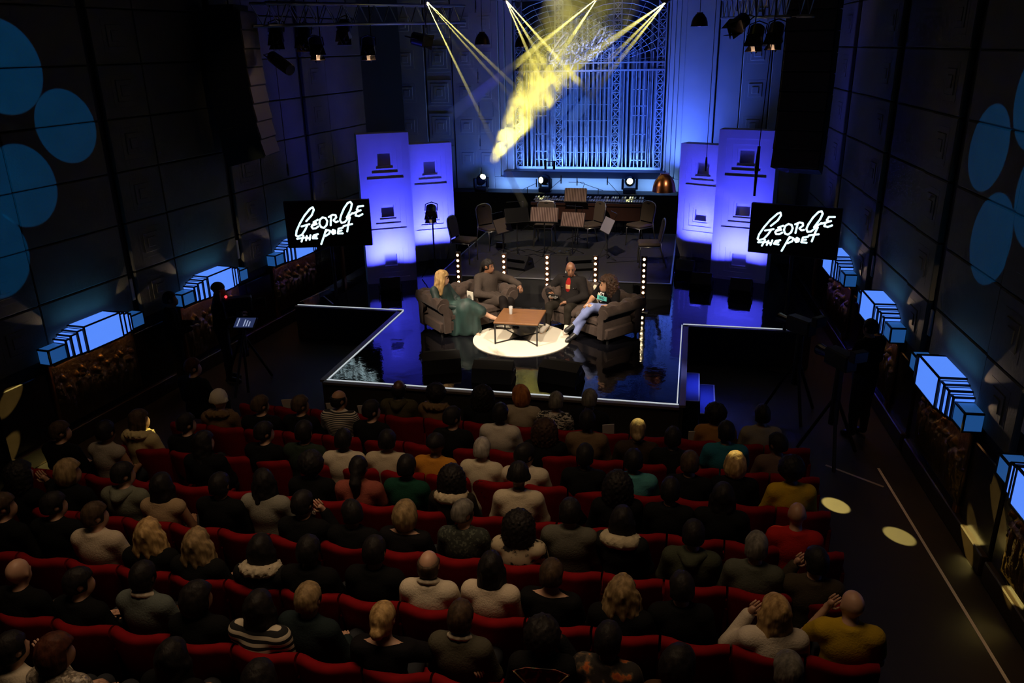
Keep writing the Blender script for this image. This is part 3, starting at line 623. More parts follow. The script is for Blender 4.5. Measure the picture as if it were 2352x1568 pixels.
# ---------------------------------------------------------------- music stands, microphones, marimba
RIB = ramp_mat('ribbed_card', 'wave', 9, [(.3, (.10, .055, .045)), (.7, (.36, .24, .20))], .8); RIB.node_tree.nodes['Wave Texture'].bands_direction = 'X'
PAGE = mat('lavender_page', (.45, .42, .52), .8)
def music_stand(x, y, f, zt, w, label, tilt=25, page=RIB, zb=RZt, led=False):
    r = empty('music_stand', (x, y, zb), math.radians(f)); tag(r, label, 'music stand', 'music stands on the platform'); h = zt-zb
    MB().tube([(0, 0, .02), (0, 0, h-.1)], .011, 8).build('pole', BLACK, r)
    for k in range(3): a = 2.1*k+.5; MB().tube([(0, 0, .12), (.24*math.cos(a), .24*math.sin(a), .01)], .008, 6).build('leg', BLACK, r)
    M_ = T((0, 0, h)) @ RX(math.radians(-tilt))
    MB().bbox(-w/2, w/2, -.004, .004, -.16, .14, .002, M_).build('desk', BLACK, r); MB().box(-w/2-.01, w/2+.01, -.03, .05, -.17, -.16, M_).build('ledge', BLACK, r)
    MB().box(-w/2+.01, w/2-.01, -.012, -.006, -.15, .15, M_).build('sheet', page, r)
    m = MB(); m.tube([M_ @ Vector(p) for p in ((w*.3, .01, .14), (w*.36, .01, .27), (w*.30, .02, .29), (-w*.36, .02, .29))], .006, 6); m.build('reading_lamp', GLOSSBLACK if not led else STEEL, r)
    return r
music_stand(-2.98, 16.45, 0, 1.80, .60, 'music stand with pale ribbed back before the middle chair', led=True); music_stand(-2.38, 16.5, -8, 1.70, .52, 'lower music stand with ribbed back between two chairs')
music_stand(-1.62, 16.2, -62, 1.66, .50, 'music stand turned side-on with lavender page', page=PAGE); music_stand(-3.55, 16.35, 30, 1.80, .52, 'dark music stand angled beside the second chair', page=GLOSSBLACK); music_stand(-3.85, 16.3, 62, 1.58, .50, 'music stand seen edge-on over a chair seat', page=FAB)
music_stand(-2.50, 17.72, 0, 2.0, .50, 'ribbed music stand in front of the marimba keys', led=False)
mr = empty('marimba', (-2.27, 18.15, RZt)); tag(mr, 'long marimba with dark bars at the back of the platform', 'marimba')
BARM = mat('marimba_bar', (.24, .26, .33), .3, .2, spec=.8)
for k in range(44):
    u = k/43; hw = .24-.10*u; x = -1.22+2.44*u; x = -x
    MB().bbox(x-.022, x+.022, -hw, hw*.1, .86, .88, .004).build('bar', BARM, mr)
    if k % 7 not in (2, 6): MB().bbox(x-.02, x+.02, hw*.15, hw*1.15, .89, .91, .004).build('bar', BARM, mr)
for y in (-.26, .28): MB().box(-1.28, 1.28, y-.02, y+.02, .78, .84).build('rail', mat('rosewood', (.05, .018, .012), .4), mr)
MB().box(-1.25, 1.25, -.235, -.215, .45, .78).build('front_panel', mat('rosewood', (.05, .018, .012), .4), mr)
for x in (-1.2, 1.2):
    for y in (-.22, .22): MB().tube([(x, y, 0), (x, y, .8)], .018, 8).build('leg', BLACK, mr)
def mic_stand(x, y, zb, p1, p2, label):
    r = empty('microphone_stand', (x, y, zb)); tag(r, label, 'microphone stand', 'microphone stands'); q1, q2 = Vector(p1)-Vector((x, y, zb)), Vector(p2)-Vector((x, y, zb))
    MB().tube([(0, 0, 0), (0, 0, q1.z)], .008, 6).build('pole', BLACK, r)
    for k in range(3): MB().tube([(0, 0, .08), (.26*math.cos(2.1*k), .26*math.sin(2.1*k), .01)], .007, 6).build('leg', BLACK, r)
    d = (q2-q1).normalized(); q0 = Vector((0, 0, q1.z)); MB().tube([q0-d*.12, q2], .006, 6).build('boom', BLACK, r)
    MB().tube([q2+Vector((0, 0, .10)), q2, q2-Vector((0, 0, .09))], [.010, .014, .011], 8).build('microphone', BLACK, r)
mic_stand(-3.82, 18.85, RZt, (-3.82, 18.85, 1.96), (-3.60, 18.85, 2.06), 'boom microphone stand left of the marimba')
mic_stand(-3.42, 18.78, RZt, (-3.42, 18.78, 1.80), (-3.0, 18.8, 2.16), 'boom microphone reaching right above the marimba')
mic_stand(-2.12, 18.8, RZt, (-2.12, 18.8, 1.96), (-2.62, 18.8, 2.12), 'boom microphone reaching left above the marimba')
mic_stand(-1.50, 18.62, RZt, (-1.50, 18.62, 1.76), (-1.90, 18.7, 2.16), 'boom microphone over the lit end of the marimba')
# floor monitors
def wedge(x, y, zb, f, w, label, h=.27):
    r = empty('floor_monitor', (x, y, zb), math.radians(f)); tag(r, label, 'speaker', 'floor monitors')
    pr = [(-.20, 0), (.16, 0), (.20, .06), (.02, h), (-.13, h*.72)]
    MB().prism(pr, -w/2, w/2, RZ(math.pi/2) @ RX(math.pi/2) @ RY(0)).build('cabinet', BLACK, r, M=RZ(0))
    M_ = T((0, .112, h*.60)) @ RX(math.radians(-50)); 
    g_ = MB().bbox(-w/2+.03, w/2-.03, -.005, .008, -.10, .10, .003, M_).build('grille', mat('speaker_grille', (.02, .02, .02), .5, bump=(300, .5)), r)
    for s in (-1, 1): MB().bbox(s*w/2-.012, s*w/2+.012, -.07, .05, .12, .16, .004).build('handle', GLOSSBLACK, r)
    return r
wedge(-3.48, 10.55, SZ, 22, .56, 'black floor monitor at the front left of the rug'); wedge(-2.62, 10.32, SZ, 2, .58, 'black floor monitor at the front centre of the stage'); wedge(-1.66, 10.45, SZ, -14, .58, 'black floor monitor at the front right of the rug')
wedge(-3.28, 15.25, RZt, 160, .48, 'small black monitor on the platform behind the light strips', .28); wedge(-2.08, 15.35, RZt, 200, .48, 'small black monitor on the platform behind the man', .28)
for (x, y, z, lb) in ((-2.60, 16.62, RZt, 'tangle of pedals and plugs on the platform floor'),):
    m = MB(); rng = random.Random(4)
    for k in range(9): a, b = rng.uniform(-.14, .14), rng.uniform(-.1, .1); m.bbox(a-.03, a+.03, b-.02, b+.02, 0, .03+rng.random()*.04, .005)
    tag(m.build('pedal_box', mat('pedal_metal', (.2, .2, .2), .25, .8), M=T((x, y, z))), lb, 'pedals', kind='thing')
o = MB().bbox(-.10, .10, -.06, .06, 0, .10, .01).build('power_box', mat('red_black_box', (.05, .015, .01), .4), M=T((-4.05, 16.95, RZt))); tag(o, 'small black box with red label under the second chair', 'box')
for i, (pts, lb) in enumerate((([(-3.5, 16.1), (-3.2, 16.4), (-3.0, 16.2), (-2.7, 16.6), (-2.4, 16.5)], 'black cable looping between the music stands'), ([(-4.0, 16.9), (-3.7, 16.6), (-3.4, 16.8), (-3.0, 16.5)], 'black cable running from the power box'), ([(-1.6, 15.9), (-1.2, 16.05), (-.8, 16.2), (-.4, 16.5)], 'black cable along the right of the platform'))):
    tag(MB().tube([(x, y, RZt+.006) for x, y in pts], .006, 6).build('cable', GLOSSBLACK), lb, 'cable')
# ---------------------------------------------------------------- fresnel on a stand, tower floodlights, moving heads
LENS_W = mat('lit_lens', (1, .9, .8), .3, emit=(1.0, .72, .45), estr=5.0); LENS_Y = mat('yellow_lens', (1, 1, .6), .3, emit=(1.0, .95, .35), estr=30)
BARN = mat('barn_door', (.03, .024, .02), .55, .3)
def fresnel(name, M_, label, size=.11, lit=True, group=None, doors=True):
    """theatre lantern pointing along local -Z"""
    r = empty(name, M=M_); tag(r, label, 'stage lamp', group); s = size
    MB().lathe([(s*.75, s*1.9), (s*.95, s*1.7), (s, .0), (s*.92, 0), (s*.85, s*.5)], 16).build('lamp_body', GLOSSBLACK, r, 'auto')
    MB().lathe([(0, .02), (s*.86, .012), (s*.86, .004), (0, .0)], 16).build('lens', LENS_W if lit else GLOSSBLACK, r)
    if doors:
        for k in range(4):
            t = RZ(k*math.pi/2) @ T((0, s, -.002)) @ RX(math.radians(-28 if k % 2 else -18)); MB().prism([(-s*.8, 0), (s*.8, 0), (s*1.1, 1), (-s*1.1, 1)], -.003, .003, t @ Matrix.Scale(s*1.5, 4, (0, 1, 0)) if False else t @ RX(-math.pi/2) @ Matrix.Diagonal((1, s*1.6, 1, 1))).build('barn_door', BARN, r)
    MB().tube([(-s*1.1, 0, s*.9), (-s*1.1, 0, s*2.4), (0, 0, s*2.9), (s*1.1, 0, s*2.4), (s*1.1, 0, s*.9)], .010, 6).build('yoke', BLACK, r)
    return r
r = fresnel('stand_lamp', look((-5.06, 15.2, 2.0), (-4.7, 13.6, .6)), 'black theatre lamp with barn doors on a tall stand by the blue tower', .11, True)
MB().tube([Vector((-5.05, 15.25, SZ+.02)), Vector((-5.05, 15.25, 1.95))], .016, 8).build('stand_pole', BLACK, r).matrix_parent_inverse = r.matrix_world.inverted()
for k in range(3): MB().tube([Vector((-5.05, 15.25, SZ+.45)), Vector((-5.05+.30*math.cos(2.1*k+1), 15.25+.26*math.sin(2.1*k+1), SZ+.02))], .010, 6).build('stand_leg', BLACK, r).matrix_parent_inverse = r.matrix_world.inverted()
def flood(x, y, f, label):
    r = empty('floodlight', (x, y, SZ), math.radians(f)); tag(r, label, 'floodlight', 'floor floodlights'); M_ = T((0, 0, .17)) @ RX(math.radians(-35))
    MB().bbox(-.20, .20, -.10, .10, -.13, .13, .015, M_).build('housing', BLACK, r); MB().box(-.18, .18, .101, .106, -.11, .11, M_).build('front_glass', mat('blue_gel', (.02, .02, .2), .2, emit=(.05, .05, 1), estr=.6), r)
    m = MB(); m.tube([(-.22, 0, .17), (-.22, 0, .01), (.22, 0, .01), (.22, 0, .17)], .012, 6); m.build('bracket', BLACK, r)
flood(-5.62, 14.15, 20, 'black floodlight at the foot of the tall left tower'); flood(.30, 15.35, -10, 'black floodlight left of the pair below the right tower'); flood(1.02, 15.05, -12, 'black floodlight right of the pair below the right tower'); flood(-.02, 16.3, -14, 'black floodlight tucked behind the platform corner')
def mover(x, y, z, target, label, lens=LENS_Y):
    r = empty('moving_light', (x, y, z)); tag(r, label, 'moving light', 'moving lights'); a = math.atan2(target[1]-y, target[0]-x)
    MB().bbox(-.15, .15, -.12, .12, 0, .10, .015).build('base', BLACK, r); 
    for s in (-1, 1): MB().bbox(s*.17-.03, s*.17+.03, -.05, .05, .08, .33, .012, RZ(a+math.pi/2)).build('yoke_arm', BLACK, r)
    h = MB().lathe([(0, .16), (.09, .14), (.13, .04), (.12, -.08), (.085, -.14), (.08, -.15)], 18).build('lamp_head', GLOSSBLACK, r, 'auto'); h.matrix_local = T((0, 0, .28)) @ look((0, 0, 0), Vector(target)-Vector((x, y, z+.28)))
    MB().ball((0, 0, -.145), (.075, .075, .02), 14, 6).build('lens', lens, h, True); return r
mover(-3.55, 19.72, 1.72, (-5.5, 16.5, 2.4), 'moving light with yellow lens turned left on the plinth'); mover(-1.46, 19.72, 1.72, (-.6, 9, 3.6), 'moving light with bright yellow lens facing out on the plinth')
mover(-5.16, 19.62, 1.72, (-3.2, 17.2, 4.4), 'moving light throwing the yellow beam up through the smoke')
spot('marimba_spot', (-1.35, 18.6, 5.6), (-1.18, 18.1, 1.85), 60, (1, .95, .5), 9, .5, .03)
# ---------------------------------------------------------------- rig: truss, lanterns, pendants, loudspeaker hangs, hanging microphones
def truss(a, b, w, label):
    a, b = Vector(a), Vector(b); d = b-a; L = d.length; q = d.to_track_quat('X', 'Z').to_matrix().to_4x4(); r = empty('lighting_truss', M=T(a) @ q); tag(r, label, 'truss', 'lighting trusses')
    for y in (-w/2, w/2):
        for z in (-w/2, w/2): MB().tube([(0, y, z), (L, y, z)], .024, 8).build('chord', mat('truss_alu', (.30, .31, .34), .4, .8), r, True)
    n = int(L/.42)
    for i in range(n):
        x0, x1 = i*L/n, (i+.5)*L/n; x2 = (i+1)*L/n; m = MB()
        for y in (-w/2, w/2): m.tube([(x0, y, w/2), (x1, y, -w/2)], .009, 6); m.tube([(x1, y, -w/2), (x2, y, w/2)], .009, 6)
        for z in (-w/2, w/2): m.tube([(x0, -w/2, z), (x1, w/2, z)], .009, 6)
        m.build('brace', mat('truss_alu', (.30, .31, .34), .4, .8), r)
truss((-6.55, 12.0, 5.66), (-5.0, 17.6, 5.78), .32, 'silver box truss hung with lanterns over the left of the stage'); truss((1.35, 12.4, 5.60), (.55, 17.2, 5.72), .32, 'silver box truss over the right of the stage')
FR = ((-6.42, 13.6, 5.14, (-5.6, 12.2, 3.6), 1, 'lit theatre lantern with open doors, left one under the left truss'), (-5.72, 14.2, 5.12, (-5.2, 12.6, 3.4), 1, 'lit theatre lantern with glowing lower door, right one under the left truss'), (-7.05, 13.4, 5.35, (-6.6, 12, 3), 0, 'unlit dark lantern at the near end of the left truss'), (-6.75, 13.8, 5.30, (-6.5, 12.5, 3), 0, 'unlit dark lantern second along the left truss'), (-6.2, 14.3, 5.40, (-6, 13, 3), 0, 'unlit dark lantern high in the middle of the left truss'), (-4.95, 15.0, 5.26, (-3.9, 15.2, 5.0), 0, 'unlit long profile lantern pointing right under the left truss'),
      (.84, 13.8, 5.16, (.4, 12.2, 3.2), 1, 'lit lantern with glowing doors, left of the pair under the right truss'), (1.12, 13.7, 5.18, (.7, 12.2, 3.3), 1, 'lit lantern with glowing doors, right of the pair under the right truss'), (.55, 13.9, 5.36, (-.4, 12.8, 4.6), 0, 'unlit dark lantern tipped left under the right truss'))
for x, y, z, t, lit, lb in FR:
    r = fresnel('theatre_lantern', look((x, y, z), t), lb, .12, bool(lit), 'lanterns on the trusses'); zt = 8.3
    h = MB().tube([(x, y+.18, z+.22), (x, y+.18, zt)], .010, 6).build('hanger', BLACK, r); h.matrix_parent_inverse = r.matrix_world.inverted()
for x, y, z in ((-6.42, 13.6, 5.14), (-5.72, 14.2, 5.12), (.84, 13.8, 5.16), (1.12, 13.7, 5.18)):
    l = bpy.data.lights.new('lantern_glow', 'POINT'); l.energy = 7; l.color = (1, .62, .38); l.shadow_soft_size = .03; q = bpy.data.objects.new('lantern_glow', l); COL.objects.link(q); q.location = (x+(.06 if x < 0 else -.05), y-.10, z-.10)
r = fresnel('profile_lantern', look((-6.75, 12.8, 4.98), (-6.0, 12.4, 4.6)), 'black profile lantern tilted beside the loudspeaker hang', .10, False, None, False); MB().lathe([(.09, -.35), (.10, -.30), (.10, 0)], 14).build('lens_tube', BLACK, r)
COPPER = mat('copper', (.62, .25, .12), .28, 1.0, var=(3, .15)); DARKCU = mat('dark_copper', (.05, .025, .018), .35, .9)
def pendant(x, y, z, s, m, label, top=8.0):
    r = empty('pendant_lamp', (x, y, z)); tag(r, label, 'pendant lamp', 'dome pendant lamps')
    pr = [(1.0, 0), (1.02, -.03), (.98, .05), (.93, .35), (.78, .70), (.50, 1.0), (.36, 1.08), (.36, 1.18), (0, 1.2)]
    MB().lathe([(a*s, b*s*1.25) for a, b in pr], 28).build('shade', m, r, 'auto'); MB().tube([(0, 0, s*1.5), (0, 0, top-z)], .006, 6).build('cord', BLACK, r)
    MB().ball((0, 0, .03), .05, 10, 6).build('bulb', mat('dim_bulb', (.8, .6, .4), .4), r, True)
pendant(-.50, 15.5, 2.50, .225, COPPER, 'copper dome pendant lamp hanging in front of the organ grille')
for x, y, z, lb in ((-4.35, 17.0, 5.18, 'dark dome pendant high at the left of the organ niche'), (-3.55, 17.2, 5.12, 'dark dome pendant behind the yellow beams'), (-.02, 16.6, 5.42, 'dark dome pendant high at the right of the organ niche')): pendant(x, y, z, .16, DARKCU, lb)
spot('pendant_glint', (1.2, 11.5, 5.8), (-.5, 15.5, 2.7), 240, (1, .75, .5), 6, .5, .08); spot('pendant_glint', (-6.0, 12.0, 5.8), (-.5, 15.5, 2.7), 200, (1, .75, .5), 5, .5, .08)
def line_array(x, y, z0, n, f, label):
    r = empty('loudspeaker_hang', (x, y, z0), math.radians(f)); tag(r, label, 'loudspeaker', 'loudspeaker hangs'); zz = 0; yy = 0
    for k in range(n):
        t = math.radians(14-2.0*k); M_ = T((0, yy, zz)) @ RX(-t)
        c = MB().prism([(-.36, -.30), (.36, -.30), (.28, .40), (-.28, .40)], 0, .29, M_).build('cabinet', BLACK, r)
        MB().bbox(-.34, .34, -.315, -.30, .015, .275, .004, M_).build('front_grille', mat('line_grille', (.10, .075, .06), .5), c)
        zz += .295*math.cos(t); yy += .295*math.sin(t)*.5
    MB().box(-.3, .3, yy-.2, yy+.2, zz, zz+.08).build('bumper', BLACK, r); MB().tube([(0, yy, zz), (0, yy, 8.3-z0)], .012, 6).build('chain', BLACK, r)
line_array(-7.25, 12.6, 3.42, 8, 98, 'tall black loudspeaker hang in front of the left wall'); line_array(1.62, 13.3, 3.22, 9, -20, 'tall black loudspeaker hang in front of the right wall')
spot('hang_fill', (-3.0, 8.6, 7.2), (-7.0, 12.4, 4.6), 60, (1, .72, .5), 16, .9); spot('hang_fill', (-5.2, 10.6, 1.2), (-7.05, 12.35, 3.48), 90, (1, .9, .4), 5, .4)  # added spots that brighten the left loudspeaker hang, with no fixture of their own
def hanging_mic(x, y, z, ln, r0, label, top=8.2, lean=.0):
    r = empty('hanging_microphone', (x, y, z)); tag(r, label, 'microphone', 'hanging microphones')
    MB().tube([(0, 0, 0), (0, 0, ln*.45), (0, 0, ln*.55), (lean*.05, 0, ln)], [r0*.6, r0*.75, r0, r0*.7], 10).build('microphone_body', GLOSSBLACK, r, True); MB().tube([(lean*.05, 0, ln), (lean, 0, top-z)], .006, 6).build('cord', BLACK, r)
hanging_mic(.82, 11.0, 3.22, .64, .028, 'long black microphone hanging on a cord before the right tower', 8.2, .16)
hanging_mic(.24, 15.0, 2.95, .25, .022, 'small black microphone clip hanging before the short right tower'); hanging_mic(-6.85, 12.9, 3.1, .2, .02, 'tiny black microphone hanging below the left loudspeaker hang')
r = empty('stereo_microphones', (-3.2, 18.4, 2.45)); tag(r, 'pair of black microphones hung on wires before the organ grille', 'microphone')
for s in (-1, 1): MB().tube([(s*.10, 0, 0), (s*.10, .02, .2)], [.03, .022], 8).build('microphone_body', BLACK, r); MB().tube([(s*.10, .02, .2), (s*.4-.1, 0, 1.6), (s*1.0, 0, 5.7)], .004, 5).build('wire', BLACK, r)
MB().tube([(-.14, 0, .18), (.14, 0, .18)], .010, 6).build('bar', BLACK, r)
# ---------------------------------------------------------------- beams of yellow light in the smoke
def beam(src, end, power, dens, r0=.012, r1=.055):
    src, end = Vector(src), Vector(end); L = (end-src).length; ang = 2*math.degrees(math.atan(r1/L)); ang = max(1.0, ang*.92)
    return src, end, power, r0, r1, ang
HAZE3 = volume_mat('dense_haze', (1, .97, .9), 1.15); HAZE = volume_mat('lit_haze', (1, .97, .9), .75); HAZE2 = volume_mat('thin_haze', (1, .97, .9), 1.0)
FIX = (((-4.56, 14.0, 5.90), [(-4.02, 16, 3.54), (-3.80, 16, 4.0), (-3.52, 16, 4.18), (-3.47, 16, 4.40), (-4.12, 16, 3.72)], 'left yellow light shafts slanting down from the rig', HAZE3),
       ((-3.17, 14.0, 5.86), [(-3.1, 16.2, 4.72), (-2.98, 16.2, 4.9), (-2.62, 16.2, 4.85), (-2.50, 16.2, 4.74)], 'yellow light shafts falling across the organ grille from above', HAZE),
       ((-1.66, 14.2, 5.85), [(-2.95, 16, 5.16), (-3.12, 16, 5.05), (-2.42, 16, 5.18)], 'thin yellow shafts crossing from the upper middle', HAZE2),
       ((-.55, 14.2, 5.76), [(-1.75, 16, 5.08), (-1.50, 16, 4.98), (-1.36, 16, 4.95), (-1.9, 16, 5.05)], 'yellow light shafts slanting left from the upper right', HAZE2))
for src, ends, lb, hz in FIX:
    r = empty('light_shafts', src); tag(r, lb, 'light beam', 'shafts of yellow light', 'stuff'); s = Vector(src)
    for e in ends:
        e = Vector(e); d = (e-s).normalized(); L = (e-s).length; a = d.cross(Vector((0, 0, 1))).normalized(); b = a.cross(d)
        MB().tube([d*.05, d*L*.5, d*L, d*L*(1.75 if hz != HAZE2 else 2.8)], [.014, .034, .055, .055*(1.75 if hz != HAZE2 else 2.8)], 10).build('shaft', hz, r)
        spot('beam_lamp', s, e, 13000 if hz == HAZE3 else 9000, YEL, max(1.0, 2*math.degrees(math.atan(.046/L))), .35, .005)
    h = fresnel('beam_light', look(s-(Vector(ends[0])-s).normalized()*-.02+Vector((0, 0, .06)), ends[0]), lb.replace('yellow', 'black moving light giving the yellow', 1)[:90], .09, False, 'beam lights on the rig', False)
S0, E0 = Vector((-5.16, 19.6, 1.98)), Vector((-2.43, 16.3, 5.31))
SMOKE = volume_mat('stage_smoke', (1, .98, .90), .60, noise=(2.6, .46, .60, 1.2, S0, (E0-S0).normalized()))
def on(t, dx=0, dz=0): p = S0+(E0-S0)*t; return (p.x+dx, p.y, p.z+dz)
# ---------------------------------------------------------------- people: one continuous body grown from a posed skeleton, clothes and hair over it
def sdf_mesh(prims, h, k=.03, infl=0., clip=None, disp=None, pad=.05, sm=1):
    """prims: ('c',p0,p1,r0,r1) or ('e',c,r,R). clip(P)->distance kept where <0"""
    lo, hi = bounds(prims, pad+infl); ax = [np.arange(lo[i], hi[i]+h, h) for i in range(3)]; D = np.full([len(a) for a in ax], .3)
    for p in prims:
        l, u = bounds([p], .09+infl); sl = tuple(slice(max(0, int((l[i]-lo[i])/h)), int((u[i]-lo[i])/h)+2) for i in range(3))
        P = np.stack(np.meshgrid(*[ax[i][sl[i]] for i in range(3)], indexing='ij'), -1)
        e = sd_caps(P, *p[1:5]) if p[0] == 'c' else sd_ell(P, *p[1:]); D[sl] = smin(D[sl], e, k)
    D -= infl
    if clip is not None or disp is not None:
        P = np.stack(np.meshgrid(*ax, indexing='ij'), -1)
        if disp is not None: D = D+disp(P)
        if clip is not None: D = np.maximum(D, clip(P))
    return solid(lambda G: D, lo, hi-h*.5 if False else np.array([a[-1] for a in ax])-h*.5, h, sm)
def R3(yaw=0, pitch=0, roll=0):
    return np.array((RZ(yaw) @ RX(pitch) @ RY(roll)).to_3x3())
def head_prims(c, R, s=1.0, chin=1.0):
    f = lambda x, y, z: tuple(np.array(c)+R @ (np.array((x, y, z))*s))
    return [('e', f(0, -.012, .025), np.array((.074, .094, .095))*s, R), ('e', f(0, .030, -.045), np.array((.056, .062, .075*chin))*s, R), ('c', f(0, .084, .01), f(0, .104, -.026), .009*s, .014*s), ('e', f(0, .062, -.085*chin), np.array((.028, .026, .024))*s, R),
            ('e', f(.077, -.005, -.012), np.array((.010, .018, .030))*s, R), ('e', f(-.077, -.005, -.012), np.array((.010, .018, .030))*s, R), ('c', f(0, .086, -.062), f(0, .088, -.066), .016*s, .014*s)]
def face_parts(c, R, par, skin_dark, lip, s=1.0, brow=(.02, .012, .01)):
    f = lambda x, y, z: tuple(np.array(c)+R @ (np.array((x, y, z))*s))
    m = MB(); [m.ball(f(x, .079, .012), (.011*s, .011*s, .007*s), 8, 5) for x in (-.030, .030)]; m.build('eyes', mat('eye_dark', (.03, .02, .018), .25), par, True)
    m = MB(); [m.tube([f(x-.017, .084, .034), f(x, .089, .040), f(x+.017, .083, .034)], .0045*s, 5) for x in (-.031, .031)]; m.build('eyebrows', mat('brow_%.2f' % brow[0], brow, .8), par)
    m = MB(); m.tube([f(-.024, .088, -.060), f(-.01, .098, -.056), f(.01, .098, -.056), f(.024, .088, -.060)], [.004*s, .007*s, .007*s, .004*s], 6); m.build('mouth', mat('lips_%.2f' % lip[0], lip, .5), par, True)
def finger_tubes(m, w, d, up, s=1.0, curl=.5, side=1):
    """five fingers from wrist w along unit d, palm facing -up"""
    d = Vector(d).normalized(); up = Vector(up); up = (up-d*up.dot(d)).normalized(); a = d.cross(up)*side; w = Vector(w)
    for i, (o, l) in enumerate(((-.030, .070), (-.010, .080), (.010, .075), (.029, .058))):
        b = w+d*.085*s+a*o*s; k1 = b+(d*.5*l-up*.18*curl*l)*s; k2 = k1+(d*.35*l-up*.55*curl*l)*s; m.tube([b-d*.02, b, k1, k2], [.0095*s, .0095*s, .0085*s, .0065*s], 6)
    b = w+d*.03*s-a*.030*s; m.tube([b, b+(d*.03-a*.022)*s, b+(d*.06-a*.026-up*.012)*s], [.012*s, .010*s, .007*s], 6)
def body_prims(J, slim=1.0, head=True):
    """J: joints. returns dict of primitive lists"""
    v = lambda k: np.array(J[k], float); t = []; pel, ch, nk = v('pelvis'), v('chest'), v('neck'); hd = v('head'); w = slim
    up = (nk-pel)/np.linalg.norm(nk-pel); sx = v('shR')-v('shL'); sx /= np.linalg.norm(sx); fy = np.cross(up, sx); Rt = np.stack([sx, fy, up], 1)
    t += [('e', pel+up*.02, (.165*w, .125, .13), Rt), ('e', pel*.55+ch*.45, (.145*w, .112, .16), Rt), ('e', ch, (.158*w, .112, .17), Rt), ('c', v('shL')*.93+v('shR')*.07, v('shR')*.93+v('shL')*.07, .062, .062)]
    for s in 'LR': t.append(('c', nk-up*.01, v('sh'+s)*.85+ch*.15, .050, .055))
    neck = [('c', nk-up*.05, hd-np.array(J.get('hR', np.eye(3)))[:, 2]*.06, .054*(.94 if w < 1 else 1.06), .050)]
    ua = []; fa = []; hands = []; th = []; sh = []; ft = []
    for s in 'LR':
        ua.append(('c', v('sh'+s), v('el'+s), .056, .043)); fa.append(('c', v('el'+s), v('wr'+s), .043, .027)); hd_ = v('ha'+s); d = (hd_-v('wr'+s)); d /= np.linalg.norm(d)
        hands.append(('c', v('wr'+s), v('wr'+s)+d*.075, .026, .030)); th.append(('c', v('hip'+s), v('kn'+s), .088, .060)); sh += [('c', v('kn'+s), v('kn'+s)*.6+v('an'+s)*.4, .058, .054), ('c', v('kn'+s)*.6+v('an'+s)*.4, v('an'+s), .054, .036)]; ft.append(('c', v('an'+s), v('to'+s), .038, .030))
    return dict(torso=t, neck=neck, ua=ua, fa=fa, hands=hands, th=th, sh=sh, ft=ft, head=head_prims(hd, np.array(J.get('hR', np.eye(3)))))
BASE = dict(pelvis=(0, 0, .52), chest=(0, -.03, .82), neck=(0, -.03, .99), head=(0, .02, 1.135), shL=(-.165, -.03, .93), shR=(.165, -.03, .93), elL=(-.225, .04, .67), elR=(.225, .04, .67), wrL=(-.12, .25, .61), wrR=(.12, .25, .61), haL=(-.06, .32, .60), haR=(.06, .32, .60),
            hipL=(-.09, .02, .50), hipR=(.09, .02, .50), knL=(-.11, .40, .50), knR=(.11, .40, .50), anL=(-.11, .40, .09), anR=(.11, .40, .09), toL=(-.12, .52, .04), toR=(.12, .52, .04))
def make_body(J, h, slim=1.0, curl=.5):
    b = body_prims(J, slim); m = sdf_mesh(b['torso']+b['neck']+b['ua']+b['fa']+b['hands']+b['th']+b['sh']+b['ft']+b['head'], h, .022)
    for s in 'LR': finger_tubes(m, J['wr'+s], Vector(J['ha'+s])-Vector(J['wr'+s]), J.get('up'+s, (0, 0, 1)), 1.0, curl, -1 if s == 'L' else 1)
    return m
def make_top(J, h, slim=1.0, sleeve='long', infl=.014, neckdrop=.0, hem=None):
    b = body_prims(J, slim); pr = list(b['torso']); v = lambda k: np.array(J[k], float)
    for s in 'LR':
        if sleeve != 'none': pr.append(b['ua'][0 if s == 'L' else 1] if sleeve == 'long' else ('c', v('sh'+s), v('sh'+s)*.4+v('el'+s)*.6, .060, .052))
        if sleeve == 'long': pr.append(('c', v('el'+s), v('el'+s)*.05+v('wr'+s)*.95, .046, .031))
    nk, pel = v('neck'), v('pelvis'); up = (nk-pel)/np.linalg.norm(nk-pel); hp = hem if hem is not None else (pel@up-.06)
    pr2 = pr+[('c', nk-up*.04, nk+up*.02, .062, .058)]
    def clip(P): q = P@up; s = np.maximum(q-(nk@up+.030-neckdrop), hp-q if sleeve != 'long' else -1); return s
    return sdf_mesh(pr2, h, .030, infl, clip)
def make_bottom(J, h, slim=1.0, infl=.012, full=True):
    b = body_prims(J, slim); v = lambda k: np.array(J[k], float); pr = [b['torso'][0]]+b['th']+(b['sh'] if full else [])
    return sdf_mesh(pr, h, .025, infl)
def make_shoes(J, h, infl=.010):
    b = body_prims(J); v = lambda k: np.array(J[k], float); return sdf_mesh(b['ft']+[('c', v('to'+s), v('to'+s)+(v('to'+s)-v('an'+s))*.18, .032, .026) for s in 'LR'], h, .02, infl)
